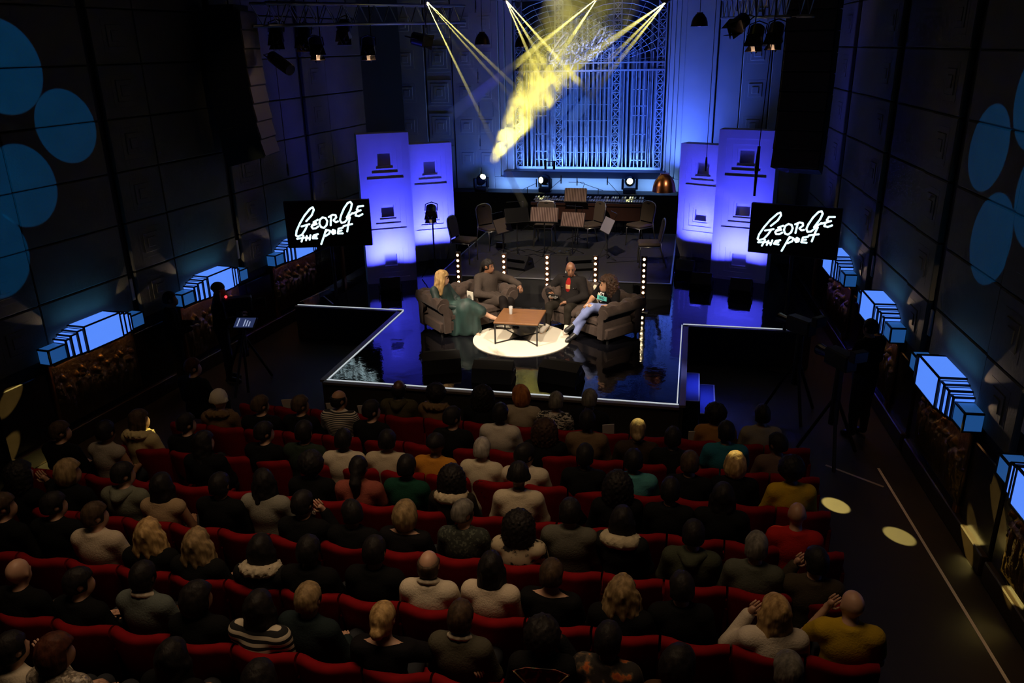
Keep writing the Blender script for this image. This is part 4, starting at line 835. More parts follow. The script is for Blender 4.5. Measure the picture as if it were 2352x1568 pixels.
# hair in head space (x right, y to the face, z up)
def _n(P, f, ph=0): return np.sin(P[..., 0]*f+1.3*np.sin(P[..., 1]*f*.7+ph))*np.sin(P[..., 1]*f*.9+1.1*np.sin(P[..., 2]*f*.8))*np.sin(P[..., 2]*f+ph)
SK = [('e', (0, -.012, .025), (.077, .097, .098), None)]
def face_clip(P):       # keep hair away from the face
    return np.minimum(np.minimum(P[..., 1]-.052, .045-P[..., 2]+0*P[..., 1]), .058-np.abs(P[..., 0])+.03)
def hair_mesh(style, h=.010):
    fc0 = lambda P: np.minimum(P[..., 1]-.045, .055-P[..., 2])
    ear = lambda P: .027-np.sqrt((np.abs(P[..., 0])-.085)**2+(P[..., 1]+.004)**2*.8+(P[..., 2]+.012)**2*.6)
    fc = (lambda P: np.maximum(fc0(P), ear(P))) if style in ('short', 'balding', 'bun', 'braids', 'pony') else fc0
    if style == 'short': return sdf_mesh(SK+[('e', (0, -.045, -.03), (.070, .055, .07), None)], h, .03, .010, lambda P: np.maximum(fc(P), -.052-P[..., 2]), lambda P: .004*_n(P, 90))
    if style == 'balding': return sdf_mesh(SK+[('e', (0, -.045, -.03), (.070, .055, .07), None)], h, .03, .007, lambda P: np.maximum(np.maximum(fc(P), P[..., 2]-.045), np.maximum(-.075-P[..., 2], P[..., 1]-.05)), lambda P: .003*_n(P, 90))
    if style == 'bob': return sdf_mesh(SK+[('e', (0, -.03, -.03), (.090, .085, .10), None)], h, .04, .016, lambda P: np.maximum(fc(P), -.115-P[..., 2]), lambda P: .005*_n(P, 70))
    if style == 'long': return sdf_mesh(SK+[('e', (0, -.045, -.06), (.088, .060, .13), None), ('e', (0, -.065, -.20), (.095, .045, .13), None), ('c', (.07, .01, -.04), (.085, -.01, -.22), .028, .022), ('c', (-.07, .01, -.04), (-.085, -.01, -.22), .028, .022)], h, .04, .010, fc, lambda P: .006*_n(P, 55))
    if style == 'wavy': return sdf_mesh(SK+[('e', (0, -.04, -.05), (.100, .070, .12), None), ('e', (0, -.06, -.17), (.115, .055, .13), None), ('c', (.08, .0, -.04), (.10, -.01, -.20), .035, .03), ('c', (-.08, .0, -.04), (-.10, -.01, -.20), .035, .03)], h, .04, .012, fc, lambda P: .013*_n(P*np.array((1, 1, .45)), 75))
    if style == 'curly': return sdf_mesh(SK+[('e', (0, -.035, .0), (.125, .115, .125), None), ('e', (0, -.05, -.10), (.13, .09, .12), None)], h, .05, .008, fc, lambda P: .013*_n(P, 120))
    if style == 'curly_open': return sdf_mesh(SK+[('e', (0, -.055, .0), (.118, .105, .125), None), ('e', (0, -.075, -.10), (.125, .08, .12), None)], h, .05, .008, lambda P: np.minimum(P[..., 1]-.012, .065-P[..., 2]), lambda P: .013*_n(P, 120))
    if style == 'afro': return sdf_mesh(SK+[('e', (0, -.025, .03), (.115, .115, .115), None)], h, .03, .006, fc, lambda P: .012*_n(P, 110))
    if style == 'bun': return sdf_mesh(SK+[('e', (0, -.045, -.03), (.068, .055, .06), None), ('e', (0, -.115, -.03), (.040, .034, .036), None)], h, .02, .007, lambda P: np.maximum(fc(P), -.085-P[..., 2]), lambda P: .004*_n(P, 80))
    if style == 'pony': return sdf_mesh(SK+[('c', (0, -.10, .0), (0, -.14, -.08), .035, .040), ('c', (0, -.14, -.08), (0, -.12, -.32), .040, .022)], h, .03, .007, fc, lambda P: .005*_n(P, 60))
    if style == 'beanie': return sdf_mesh([('e', (0, -.015, .045), (.084, .100, .105), None), ('c', (-.05, -.03, .0), (.05, -.03, .0), .05, .05)], h, .03, .010, lambda P: .0-P[..., 2], lambda P: .003*np.sin(P[..., 0]*220))
    if style == 'cap': return sdf_mesh([('e', (0, -.015, .04), (.082, .10, .09), None)], h, .03, .010, lambda P: .02-P[..., 2])
    if style == 'braids':
        pr = SK+[('e', (0, -.075, .03), (.055, .05, .05), None)]+[('c', (.015*k, -.10, .02), (.028*k, -.13, -.16-.01*(k % 2)), .016, .010) for k in (-2, -1, 0, 1, 2)]
        return sdf_mesh(pr, h, .012, .008, fc, lambda P: .003*np.sin(P[..., 0]*190))
def hair_mat(name, dark, light):
    m = ramp_mat('hair_'+name, 'noise', 30, [(.30, dark), (.70, light)], .62, (1, 1, .15), bump=.5); m.node_tree.nodes['Principled BSDF'].inputs['Specular IOR Level'].default_value = .22; return m
HAIR = {'black': hair_mat('black', (.005, .004, .004), (.014, .011, .010)), 'brown': hair_mat('brown', (.020, .012, .007), (.075, .045, .024)), 'grey': hair_mat('grey', (.05, .045, .04), (.20, .18, .15)), 'blonde': hair_mat('blonde', (.16, .085, .030), (.55, .36, .15)),
        'fair': hair_mat('fair', (.10, .065, .030), (.34, .23, .11)), 'ginger': hair_mat('ginger', (.16, .045, .012), (.42, .15, .04)), 'white': hair_mat('white', (.20, .18, .15), (.45, .40, .34)), 'cream': mat('cream_wool', (.58, .52, .42), .95, bump=(120, .5)), 'auburn': hair_mat('auburn', (.030, .010, .006), (.10, .03, .015)), 'afrobrown': hair_mat('afrobrown', (.012, .006, .004), (.055, .026, .014))}
SKIN = {'pale': mat('skin_pale', (.52, .30, .20), .5), 'tan': mat('skin_tan', (.36, .19, .11), .5), 'brown': mat('skin_brown', (.20, .090, .048), .45), 'dark': mat('skin_dark', (.095, .042, .024), .42)}
# ---------------------------------------------------------------- the four people on stage
def jj(**k): d = dict(BASE); d.update(k); return d
def stage_person(label, J, M_, skin, hair, haircol, top, bottom, shoes, h=.0125, slim=1.0, sleeve='long', hem=None, hairscale=1.0, neckdrop=0., lip=(.25, .06, .05), curl=.5, infl=.014):
    body = make_body(J, h, slim, curl).build('person', SKIN[skin], None, True, M=M_); tag(body, label, 'person')
    if top: make_top(J, h, slim, sleeve, infl, neckdrop, hem).build('top', top, body, True)
    if bottom: make_bottom(J, h, slim).build('trousers', bottom, body, True)
    if shoes: make_shoes(J, h*.8).build('shoes', shoes, body, True)
    R = np.array(J['hR']); c = J['head']; Mh = T(Vector(c)) @ Matrix([list(r) for r in R]).to_4x4()
    face_parts(c, R, body, None, lip)
    if hair: hair_mesh(hair, .008).build('hair', HAIR[haircol], body, True, M=Mh @ Matrix.Scale(hairscale, 4))
    return body, Mh
def seat_frame(S, lx, ly, turn=0.):
    """frame on a sofa seat: local +Y is the way the sitter faces; z=0 is the stage floor"""
    (cx, cy), a = S; return T((cx, cy, SZ)) @ RZ(a) @ T((lx, ly, 0)) @ RZ(math.pi+turn)
D = -.07   # sofa seats are low
def lower(J, dz): 
    ex = {'chest': -.045, 'neck': -.075, 'head': -.08, 'shL': -.065, 'shR': -.065, 'elL': -.04, 'elR': -.04, 'wrL': -.02, 'wrR': -.02, 'haL': -.02, 'haR': -.02}
    return {k: (v if k[:2] in ('hR', 'up', 'an', 'to') else (v[0], v[1]+(.05 if k in ex else 0), v[2]+dz+ex.get(k, 0))) for k, v in J.items()}
# woman in green, legs crossed, leaning on the sofa arm
JW1 = lower(jj(pelvis=(0, -.02, .52), chest=(.05, -.12, .80), neck=(.08, -.13, .965), head=(.08, -.07, 1.105), hR=R3(math.radians(38), math.radians(-8), 0), shL=(-.08, -.14, .90), shR=(.23, -.13, .905), elL=(-.17, .0, .66), elR=(.30, .0, .66), wrL=(-.06, .20, .60), wrR=(.10, .22, .60), haL=(.0, .28, .59), haR=(.03, .27, .58),
     knL=(-.10, .42, .52), knR=(-.02, .40, .62), anL=(-.06, .50, .12), anR=(-.30, .68, .30), toL=(-.04, .62, .03), toR=(-.40, .80, .24)), D)
GREEN = ramp_mat('green_velvet', 'noise', 7, [(.3, (.003, .010, .010)), (.7, (.015, .046, .040))], .6, (1, 1, .25), bump=.4)
W1, Mh1 = stage_person('woman with long blonde hair in a dark green velvet dress, legs crossed', JW1, seat_frame(SOFA_L, -.40, -.07, math.radians(22)) @ T((0, 0, -.03)), 'pale', 'long', 'blonde', GREEN, None, None, slim=.92, hairscale=1.12, neckdrop=-.045)
v = {k: np.array(JW1[k]) for k in JW1 if k[:2] not in ('hR', 'up')}
pr = [('e', v['pelvis'], (.19, .16, .14), None), ('c', v['hipL'], v['knL'], .11, .09), ('c', v['hipR'], v['knR'], .11, .085), ('c', v['knL'], (-.08, .46, .12), .10, .13), ('c', v['knR'], v['knR']*.45+v['anR']*.55, .085, .09), ('c', (0, .36, .46), (-.02, .34, .10), .14, .15), ('c', (.12, .22, .40), (.13, .22, .06), .08, .09)]
sdf_mesh(pr, .0125, .05, .01, lambda P: .03-P[..., 2], lambda P: .007*np.sin(P[..., 0]*60+P[..., 2]*8)*np.clip((.45-P[..., 2])*3, 0, 1)).build('skirt', GREEN, W1, True)
def heel(par, an, to, m):
    an, to = Vector(an), Vector(to); d = (to-an).normalized(); mb = MB(); mb.tube([an+Vector((0, 0, -.035))-d*.02, an+Vector((0, 0, -.04))+d*.06, to+Vector((0, 0, -.02)), to+d*.07+Vector((0, 0, -.012))], [.022, .024, .032, .010], 8); mb.tube([an-d*.03+Vector((0, 0, -.03)), an-d*.035+Vector((0, 0, -.11))], [.012, .005], 6); mb.build('shoe', m, par, True)
heel(W1, JW1['anL'], JW1['toL'], GLOSSBLACK); heel(W1, JW1['anR'], JW1['toR'], GLOSSBLACK)
# woman in grey knit, arm along the sofa arm
JW2 = lower(jj(pelvis=(0, 0, .52), chest=(.0, -.06, .84), neck=(-.01, -.07, 1.02), head=(-.01, -.02, 1.165), hR=R3(math.radians(30), math.radians(-6), 0), shL=(-.19, -.06, .955), shR=(.17, -.06, .955), elL=(-.43, .02, .82), elR=(.27, .06, .70), wrL=(-.46, .25, .76), wrR=(.04, .24, .64), haL=(-.44, .33, .68), haR=(-.05, .26, .63), upL=(0, .6, .8),
     knL=(-.17, .44, .53), knR=(-.02, .44, .58), anL=(-.16, .50, .12), anR=(-.02, .56, .20), toL=(-.17, .62, .05), toR=(-.02, .70, .14)), D)
KNIT = mat('grey_knit', (.050, .038, .032), .95, var=(60, .3), bump=(160, .4), spec=.08); TIGHT = mat('black_tights', (.008, .006, .006), .8, spec=.1)
W2, _ = stage_person('woman with dark tied braids in a grey knit jumper and skirt', JW2, seat_frame(SOFA_L, .38, -.05, math.radians(2)) @ T((0, 0, -.02)), 'brown', 'braids', 'black', KNIT, TIGHT, mat('brown_loafer', (.035, .012, .008), .25, coat=.6), slim=1.12, lip=(.14, .04, .035), infl=.02)
sdf_mesh([('e', np.array(JW2['pelvis']), (.20, .16, .14), None), ('c', JW2['hipL'], tuple(np.array(JW2['knL'])*.8+np.array(JW2['hipL'])*.2), .12, .09), ('c', JW2['hipR'], tuple(np.array(JW2['knR'])*.8+np.array(JW2['hipR'])*.2), .12, .09), ('c', (0, .1, .46), (-.07, .36, .46), .12, .09)], .0125, .05, .01, None, lambda P: .006*np.sin(P[..., 0]*70)).build('skirt', KNIT, W2, True)
# man with card
JM = lower(jj(pelvis=(0, .0, .52), chest=(0, -.08, .84), neck=(0, -.09, 1.02), head=(-.01, -.03, 1.165), hR=R3(math.radians(28), math.radians(-12), math.radians(4)), shL=(-.20, -.07, .955), shR=(.20, -.08, .955), elL=(-.29, .0, .70), elR=(.38, .02, .74), wrL=(-.10, .24, .62), wrR=(.26, .24, .74), haL=(-.01, .27, .60), haR=(.19, .30, .70), upR=(.5, .3, .8),
     knL=(-.17, .42, .53), knR=(.17, .44, .53), anL=(-.16, .44, .17), anR=(.16, .55, .17), toL=(-.20, .57, .11), toR=(.18, .69, .11)), D)
DENIM = mat('black_denim', (.012, .010, .010), .9, var=(40, .4), bump=(120, .3), spec=.1); DTROU = mat('dark_trousers', (.016, .013, .010), .85, var=(10, .4), spec=.1); SNK = mat('white_leather', (.62, .58, .52), .45)
MAN, Mhm = stage_person('bald man in a black denim jacket over a red shirt holding a card', JM, seat_frame(SOFA_R, -.46, -.08, math.radians(22)) @ T((0, 0, -.05)), 'brown', None, None, DENIM, DTROU, SNK, slim=1.1, lip=(.12, .04, .03), infl=.024, neckdrop=.012)
Rt = np.array(JM['neck'])
sdf_mesh([('e', (0, .036, .715), (.072, .086, .17), None)], .010, .02, 0).build('red_shirt', mat('red_shirt', (.22, .010, .009), .9, spec=.1), MAN, True)
m = MB(); [m.box(x-.006, x+.006, .108, .124, .70, .77) for x in (-.04, -.02, 0, .02)]; m.build('shirt_print', mat('gold_print', (.62, .38, .18), .5), MAN)
nkM = np.array(JM['neck'])
sdf_mesh([('c', (.085*math.cos(t), nkM[1]+.01+.075*math.sin(t), nkM[2]-.005-.03*math.sin(t)), (.085*math.cos(t+.5), nkM[1]+.01+.075*math.sin(t+.5), nkM[2]-.005-.03*math.sin(t+.5)), .022, .022) for t in np.arange(2.1, 6.6, .5)], .009, .02).build('jacket_collar', DENIM, MAN, True)
m = MB(); [m.bbox(s*.10-.045, s*.10+.045, .075, .092, .70, .725, .003) for s in (-1, 1)]; m.build('pocket_flap', DENIM, MAN)
m = MB(); [m.ball((x, .098, z), .008, 6, 4) for x, z in ((.10, .712), (-.10, .712), (.075, .60), (.075, .66))]; m.build('jacket_button', STEEL, MAN)
for s in (-1, 1): MB().prism([(0, 0), (.085, -.03), (.10, .055), (.015, .05)], -.006, .006, T((s*.02, .030, .845)) @ RZ(0 if s > 0 else math.pi) @ RX(math.radians(62 if s > 0 else -62))).build('collar', DENIM, MAN)
MB().tube([Mhm @ Vector((.082, -.002, -.02)), Mhm @ Vector((.084, .006, -.06))], .006, 6).build('earpiece', WHITE, MAN)
for s, (an, to) in enumerate(((JM['anL'], JM['toL']), (JM['anR'], JM['toR']))):
    a, t = Vector(an), Vector(to); d = (t-a).normalized(); MB().tube([a-d*.03+Vector((0, 0, -.065)), t+d*.06+Vector((0, 0, -.032))], [.036, .032], 10).build('shoe_sole', mat('tan_sole', (.40, .26, .16), .7), MAN)
    sd = d.cross(Vector((0, 0, 1))); mm = MB()
    for q in (-1, 1): mm.tube([a+d*.10+sd*q*.046+Vector((0, 0, -.045)), a+d*.05+sd*q*.050+Vector((0, 0, -.052)), a-d*.02+sd*q*.048+Vector((0, 0, -.022))], [.004, .010, .003], 6)
    mm.build('shoe_mark', BLACK, MAN)
bpy.context.view_layer.update(); cardM = MAN.matrix_world @ T((.14, .36, .60)) @ RZ(math.radians(0)) @ RX(math.radians(-38))
cd = empty('cue_card', M=cardM); tag(cd, 'black cue card with white script title in the man\'s hand', 'card'); MB().bbox(-.12, .12, -.004, .004, -.085, .085, .002).build('card_sheet', BLACK, cd)
for s in (-1, 1):
    q = lettering(.19, .003, .05).build('title_lettering', mat('card_white', (.8, .8, .8), .6), cd); q.matrix_local = (T((0, -.006, 0)) if s < 0 else T((0, .006, 0)) @ RZ(math.pi))
# woman with curly hair
JW3 = lower(jj(pelvis=(0, 0, .52), chest=(-.02, -.06, .82), neck=(-.02, -.05, .93), head=(-.02, .02, 1.01), hR=R3(math.radians(-34), math.radians(-4), 0), shL=(-.17, -.05, .885), shR=(.15, -.06, .885), elL=(-.27, .06, .68), elR=(.22, .08, .70), wrL=(-.08, .28, .64), wrR=(.08, .33, .67), haL=(.01, .33, .63), haR=(.04, .41, .67),
     knL=(-.06, .44, .64), knR=(.07, .44, .53), anL=(.16, .60, .27), anR=(.12, .62, .12), toL=(.22, .70, .19), toR=(.14, .76, .05)), D)
JEAN = mat('light_denim', (.16, .20, .42), .85, var=(14, .3), bump=(150, .2)); TEE = mat('black_tee', (.006, .005, .006), .9, spec=.08)
W3, _ = stage_person('woman with big curly dark hair in a black tee and ripped light jeans', JW3, seat_frame(SOFA_R, .33, .02, math.radians(4)), 'tan', 'curly_open', 'afrobrown', TEE, JEAN, mat('black_trainer', (.010, .010, .011), .4), slim=.95, sleeve='short', hairscale=1.22, lip=(.30, .08, .08))
def word(txt, size, m, par, M_, name='shirt_lettering'):
    c = bpy.data.curves.new(name, 'FONT'); c.body = txt; c.size = size; c.align_x = 'CENTER'; c.extrude = .002; o = bpy.data.objects.new(name, c); COL.objects.link(o); dg = bpy.context.evaluated_depsgraph_get(); me = bpy.data.meshes.new_from_object(o.evaluated_get(dg)); bpy.data.objects.remove(o)
    me.materials.clear(); return link(name, me, m, par, M_)
FM = T((-.02, .152, .665)) @ RZ(math.pi) @ RX(math.radians(84))
word("I'M", .075, mat('print_white', (.75, .75, .75), .6), W3, FM @ T((0, .035, .012))); MB().box(-.10, .10, -.045, .025, .0, .010, FM).build('shirt_panel', mat('print_teal', (.08, .42, .40), .6), W3); word('FRO', .060, TEE, W3, FM @ T((0, -.032, .011)))
MB().ball(Vector(JW3['knL'])+Vector((0, .035, .035)), (.045, .045, .035), 10, 6).build('knee_skin', SKIN['tan'], W3, True)
mm = MB(); kn = Vector(JW3['knL']); [mm.tube([kn+Vector((x, .03+.02*math.sin(9*x), .06)), kn+Vector((x+.02, .075, .03))], .005, 5) for x in (-.05, -.02, .01, .04)]; mm.build('frayed_threads', mat('fray', (.6, .6, .62), .9), W3)
o = MB().tube([(0, 0, 0), (.0, .0, .10)], [.012, .010], 8).build('hand_microphone', GLOSSBLACK, M=seat_frame(SOFA_L, -.30, -.30) @ T((0, 0, .50)) @ RX(1.2)); tag(o, 'small black microphone in the blonde woman\'s lap', 'microphone')
o = MB().bbox(-.01, .01, -.10, .10, 0, .14, .003).build('paper_sheets', mat('paper', (.72, .68, .58), .8), M=seat_frame(SOFA_L, .10, .06) @ T((0, 0, .42-.0)) @ RX(.1)); tag(o, 'white folded papers standing on the seat beside the grey jumper', 'paper')
AUD = [
 (-3.43, 8.68, 0, 'm', '0', 'dark', 'balding', 'black', 'long', 'olive', 'man with balding crown in an olive hooded coat in the front row', 'hood'),
 (-2.94, 8.67, 0, 'm', '0', 'dark', 'afro', 'black', 'long', 'brownfur', 'curly dark haired person in a shaggy brown coat in the front row', 'fur'),
 (-2.35, 8.7, 0, 'f', '0', 'dark', 'curly', 'black', 'long', 'black', 'person with a mass of black hair in black in the front row', ''),
 (-1.87, 8.74, 0, 'f', 'L', 'pale', 'bob', 'ginger', 'long', 'cream2', 'woman with ginger hair and cream cardigan in the front row', ''),
 (-1.44, 8.69, 0, 'f', '0', 'pale', 'short', 'grey', 'short', 'bwprint', 'short grey haired woman in a black and white print top', ''),
 (-1.04, 8.71, 0, 'm', '0', 'pale', 'short', 'grey', 'long', 'black', 'grey haired man in a black jacket at the stage front', ''),
 (0.43, 8.68, 0, 'm', 'L', 'brown', 'afro', 'black', 'long', 'rust', 'dark haired person in a rust top beside the blue steps', ''),
 (0.94, 8.69, 0, 'm', '0', 'tan', 'short', 'black', 'long', 'greybeige', 'dark haired man in a grey beige sweater right of the steps', ''),
 (-5.47, 7.93, 1, 'f', '0', 'pale', 'beanie', 'cream', 'long', 'brownfur', 'person in a cream beanie and furry collar', 'fur'),
 (-4.9, 7.9, 1, 'm', 'R', 'pale', 'short', 'brown', 'long', 'black', 'man looking right between the beanie and the red seats', ''),
 (-4.42, 7.98, 1, 'm', 'R', 'tan', 'short', 'brown', 'long', 'black', 'man in profile before the empty red front seats', ''),
 (-4.01, 8.18, 1, 'm', 'R', 'tan', 'balding', 'black', 'short', 'stripes', 'man with glasses in a fine white striped shirt', ''),
 (-3.48, 7.9, 1, 'm', 'R', 'pale', 'short', 'black', 'long', 'black', 'dark haired man right of the fine striped shirt', ''),
 (-2.49, 7.87, 1, 'm', 'R', 'tan', 'short', 'black', 'long', 'black', 'dark haired man in black with a raised hand behind the shaggy coat', ''),
 (-1.99, 8.1, 1, 'm', '0', 'dark', 'short', 'black', 'long', 'offwhite', 'dark haired man in an off white shirt behind the ginger woman', ''),
 (-1.43, 7.87, 1, 'f', '0', 'dark', 'curly', 'afrobrown', 'long', 'black', 'person with wide dark curls behind the print top', ''),
 (-0.98, 8.03, 1, 'm', '0', 'dark', 'short', 'black', 'long', 'brown', 'dark haired man in a brown coat behind the grey haired man', ''),
 (-0.42, 7.99, 1, 'f', '0', 'tan', 'bun', 'fair', 'long', 'darkbrown', 'woman whose tied hair is caught in yellow light', ''),
 (-0.04, 7.9, 1, 'm', '0', 'dark', 'short', 'black', 'long', 'black', 'person in black with dark hair right of the lit tied hair', ''),
 (0.52, 8.08, 1, 'm', '0', 'brown', 'short', 'black', 'short', 'teal', 'man in a teal t-shirt behind the rust top', ''),
 (1.06, 7.97, 1, 'm', 'L', 'brown', 'short', 'black', 'long', 'mauve', 'man in a mauve brown sweater leaning left near the aisle', ''),
 (-5.99, 7.14, 2, 'f', 'R', 'pale', 'long', 'brown', 'long', 'goldfur', 'woman in profile with a fur collar glowing yellow', 'fur'),
 (-5.4, 7.16, 2, 'm', 'R', 'pale', 'short', 'black', 'long', 'black', 'man in profile right of the glowing fur collar', ''),
 (-6.1, 6.73, 3, 'f', '0', 'tan', 'short', 'black', 'none', 'paleash', 'woman with bare shoulders in a pale sleeveless top', ''),
 (-6.66, 6.7, 3, 'm', 'R', 'pale', 'short', 'brown', 'long', 'black', 'dim figure in profile near the left wall', ''),
 (-6.44, 8.87, 0, 'm', 'R', 'pale', 'short', 'auburn', 'long', 'black', 'dim man at the far left front looking right', ''),
 (-4.43, 7.14, 2, 'm', 'R', 'pale', 'short', 'black', 'long', 'black', 'dark man in black behind the men in profile', ''),
 (-3.95, 7.14, 2, 'm', '0', 'tan', 'short', 'black', 'long', 'darkgreen', 'dark haired person in dark green with a pale sheet behind', ''),
 (-3.5, 7.14, 2, 'm', '0', 'dark', 'short', 'black', 'long', 'cream', 'black haired person in a cream collared shirt', ''),
 (-3.02, 7.2, 2, 'm', '0', 'tan', 'short', 'black', 'short', 'beige', 'dark haired man in a creased beige t-shirt', ''),
 (-2.49, 7.22, 2, 'm', '0', 'dark', 'cap', 'black', 'long', 'orange', 'dark haired man in an orange shirt', ''),
 (-1.97, 7.18, 2, 'm', '0', 'pale', 'short', 'white', 'short', 'creamprint', 'white haired man in a cream tee with a black figure on the back', 'print'),
 (-1.51, 7.17, 2, 'f', 'R', 'tan', 'short', 'black', 'long', 'cream', 'dark haired person in a crumpled cream jacket', ''),
 (-0.89, 7.14, 2, 'm', '0', 'dark', 'short', 'black', 'long', 'black', 'dark silhouette in black between the cream jacket and teal tee', ''),
 (-0.41, 7.21, 2, 'm', '0', 'brown', 'short', 'black', 'short', 'tealpale', 'man in a pale teal tee with dark hair', ''),
 (0.14, 7.22, 2, 'm', '0', 'tan', 'short', 'brown', 'long', 'black', 'short haired man in black right of the pale teal tee', ''),
 (0.58, 7.3, 2, 'f', '0', 'pale', 'bob', 'blonde', 'long', 'black', 'woman whose blonde crown is lit bright yellow', ''),
 (1.11, 7.22, 2, 'm', 'R', 'brown', 'afro', 'black', 'long', 'mustard', 'bearded man in a draped mustard top by the aisle', ''),
 (-4.9, 6.73, 3, 'f', 'R', 'pale', 'long', 'black', 'long', 'black', 'long dark haired figure left of the men in profile', ''),
 (-5.75, 5.77, 4, 'f', 'R', 'pale', 'bob', 'fair', 'long', 'black', 'woman with streaked fair hair at the left', ''),
 (-6.22, 5.68, 4, 'f', 'chinR', 'tan', 'curly', 'black', 'long', 'black', 'woman with dark curls holding a hand by her face', ''),
 (-5.25, 5.9, 4, 'm', 'R', 'pale', 'short', 'black', 'long', 'greygreen', 'man in a grey green hoodie at the left', 'hood'),
 (-4.76, 5.8, 4, 'f', '0', 'tan', 'long', 'black', 'none', 'tan', 'dark haired woman in a tan strapless top', ''),
 (-4.2, 5.89, 4, 'm', '0', 'tan', 'short', 'black', 'long', 'black', 'dark figure in black right of the tan strapless top', ''),
 (-3.79, 6.0, 4, 'f', 'L', 'tan', 'long', 'black', 'long', 'greywhite', 'long dark haired woman in a loose grey cardigan', ''),
 (-3.51, 6.41, 3, 'm', '0', 'dark', 'afro', 'black', 'short', 'thetee', 'dark haired man in a black tee lettered The', 'the'),
 (-3.04, 6.47, 3, 'f', '0', 'brown', 'pony', 'black', 'short', 'coral', 'woman with a long black ponytail in a coral top', ''),
 (-2.58, 6.58, 3, 'm', '0', 'dark', 'short', 'black', 'long', 'darkgreen2', 'dark haired man in a bottle green sweater', ''),
 (-2.07, 6.44, 3, 'f', '0', 'dark', 'curly', 'black', 'long', 'creamscarf', 'black haired person in a big cream scarf', 'scarf'),
 (-1.45, 6.57, 3, 'm', '0', 'dark', 'beanie', 'black', 'long', 'creamknit', 'person in a black beanie and cream knit sweater', ''),
 (-0.51, 6.58, 3, 'm', '0', 'dark', 'curly', 'black', 'long', 'black', 'person with a big dark hairdo behind the pale teal tee', ''),
 (-0.03, 6.57, 3, 'm', '0', 'tan', 'short', 'black', 'long', 'black', 'dark man in black behind the short haired man', ''),
 (0.44, 6.62, 3, 'f', '0', 'tan', 'long', 'black', 'long', 'black', 'long dark haired woman behind the lit blonde', ''),
 (-3.24, 5.68, 4, 'm', 'chinR', 'pale', 'short', 'black', 'long', 'black', 'dark man raising a hand behind the lettered tee', ''),
 (-2.76, 5.68, 4, 'm', 'L', 'tan', 'short', 'black', 'long', 'black', 'dark man in black behind the long ponytail', ''),
 (-2.29, 5.72, 4, 'f', '0', 'pale', 'bob', 'fair', 'short', 'blackscoop', 'woman with a light brown bob and bare nape', ''),
 (-1.79, 5.84, 4, 'm', 'R', 'pale', 'short', 'grey', 'long', 'dots', 'man with greying hair in a dark dotted jacket', ''),
 (-1.28, 5.79, 4, 'f', '0', 'brown', 'curly', 'black', 'long', 'floral', 'woman with long black curls in a floral cream top', ''),
 (-0.87, 5.98, 4, 'm', '0', 'pale', 'short', 'black', 'long', 'raglan', 'dark haired man in a grey raglan top', ''),
 (-0.42, 5.99, 4, 'f', '0', 'dark', 'long', 'black', 'long', 'creamscarf2', 'long black haired woman with a cream scarf slung over her seat', 'scarf'),
 (0.18, 5.87, 4, 'm', '0', 'pale', 'short', 'black', 'long', 'greendark', 'man in a dark green hoodie', 'hood'),
 (1.06, 6.41, 3, 'm', '0', 'tan', '', '', 'short', 'red', 'bald man in a red t-shirt', ''),
 (0.67, 5.73, 4, 'm', '0', 'pale', 'short', 'grey', 'long', 'charcoal', 'grey haired man in a charcoal sweater', ''),
 (1.12, 5.68, 4, 'm', 'chinL', 'pale', 'short', 'black', 'long', 'brownjkt', 'dark haired man in a brown jacket with hand to face', ''),
 (-5.45, 5.23, 5, 'm', 'R', 'pale', 'short', 'black', 'long', 'black', 'dim profile left of the beige tee', ''),
 (-5.85, 5.08, 5, 'm', 'R', 'pale', 'short', 'brown', 'long', 'black', 'figure cut by the left edge of the photo in mid rows', ''),
 (-4.92, 5.11, 5, 'm', 'R', 'pale', 'short', 'brown', 'short', 'beige2', 'brown haired man in a plain beige t-shirt', ''),
 (-4.3, 4.98, 5, 'f', '0', 'pale', 'wavy', 'blonde', 'long', 'black', 'woman with long wavy blonde hair left of another blonde', ''),
 (-3.83, 4.95, 5, 'f', '0', 'pale', 'wavy', 'fair', 'long', 'blacksparkle', 'woman with wavy fair hair in sparkly black', ''),
 (-3.25, 4.95, 5, 'f', '0', 'tan', 'long', 'black', 'long', 'whitefur', 'dark haired woman with a white furry collar', 'fur'),
 (-2.3, 5.04, 5, 'm', '0', 'pale', 'short', 'black', 'short', 'black', 'dark haired man with bare nape in a black tee', ''),
 (-1.84, 5.01, 5, 'm', '0', 'pale', 'balding', 'brown', 'long', 'white', 'man with a bald spot in a white collared shirt', 'collar'),
 (-1.35, 5.06, 5, 'f', '0', 'tan', 'long', 'black', 'long', 'white2', 'woman with straight black hair down a white top', ''),
 (-0.88, 5.09, 5, 'm', '0', 'pale', 'short', 'brown', 'short', 'blackcrew', 'short haired man with bare nape in a black crew neck', ''),
 (-0.33, 4.98, 5, 'f', '0', 'pale', 'wavy', 'fair', 'long', 'black', 'woman with loose wavy brown blonde hair beside a raised shoulder', ''),
 (0.1, 5.1, 5, 'm', '0', 'pale', 'short', 'black', 'long', 'black', 'dark haired man in black right of the wavy hair', ''),
 (0.75, 4.95, 5, 'f', 'chinL', 'pale', 'long', 'blonde', 'long', 'ivory', 'woman with long blonde hair in an ivory shirt', ''),
 (1.29, 5.12, 5, 'm', 'chinL', 'pale', '', '', 'short', 'mustard2', 'bald man in a mustard t-shirt at the end of the row', ''),
 (-2.83, 4.96, 5, 'm', '0', 'dark', 'short', 'black', 'long', 'black', 'dark silhouette left of the man with bare nape', ''),
 (-4.92, 4.25, 6, 'm', '0', 'pale', '', '', 'long', 'black', 'bald man in black at the left edge', ''),
 (-3.92, 4.39, 6, 'm', '0', 'dark', 'short', 'black', 'long', 'slate', 'dark haired man in a slate sweater with white neckline', 'collar'),
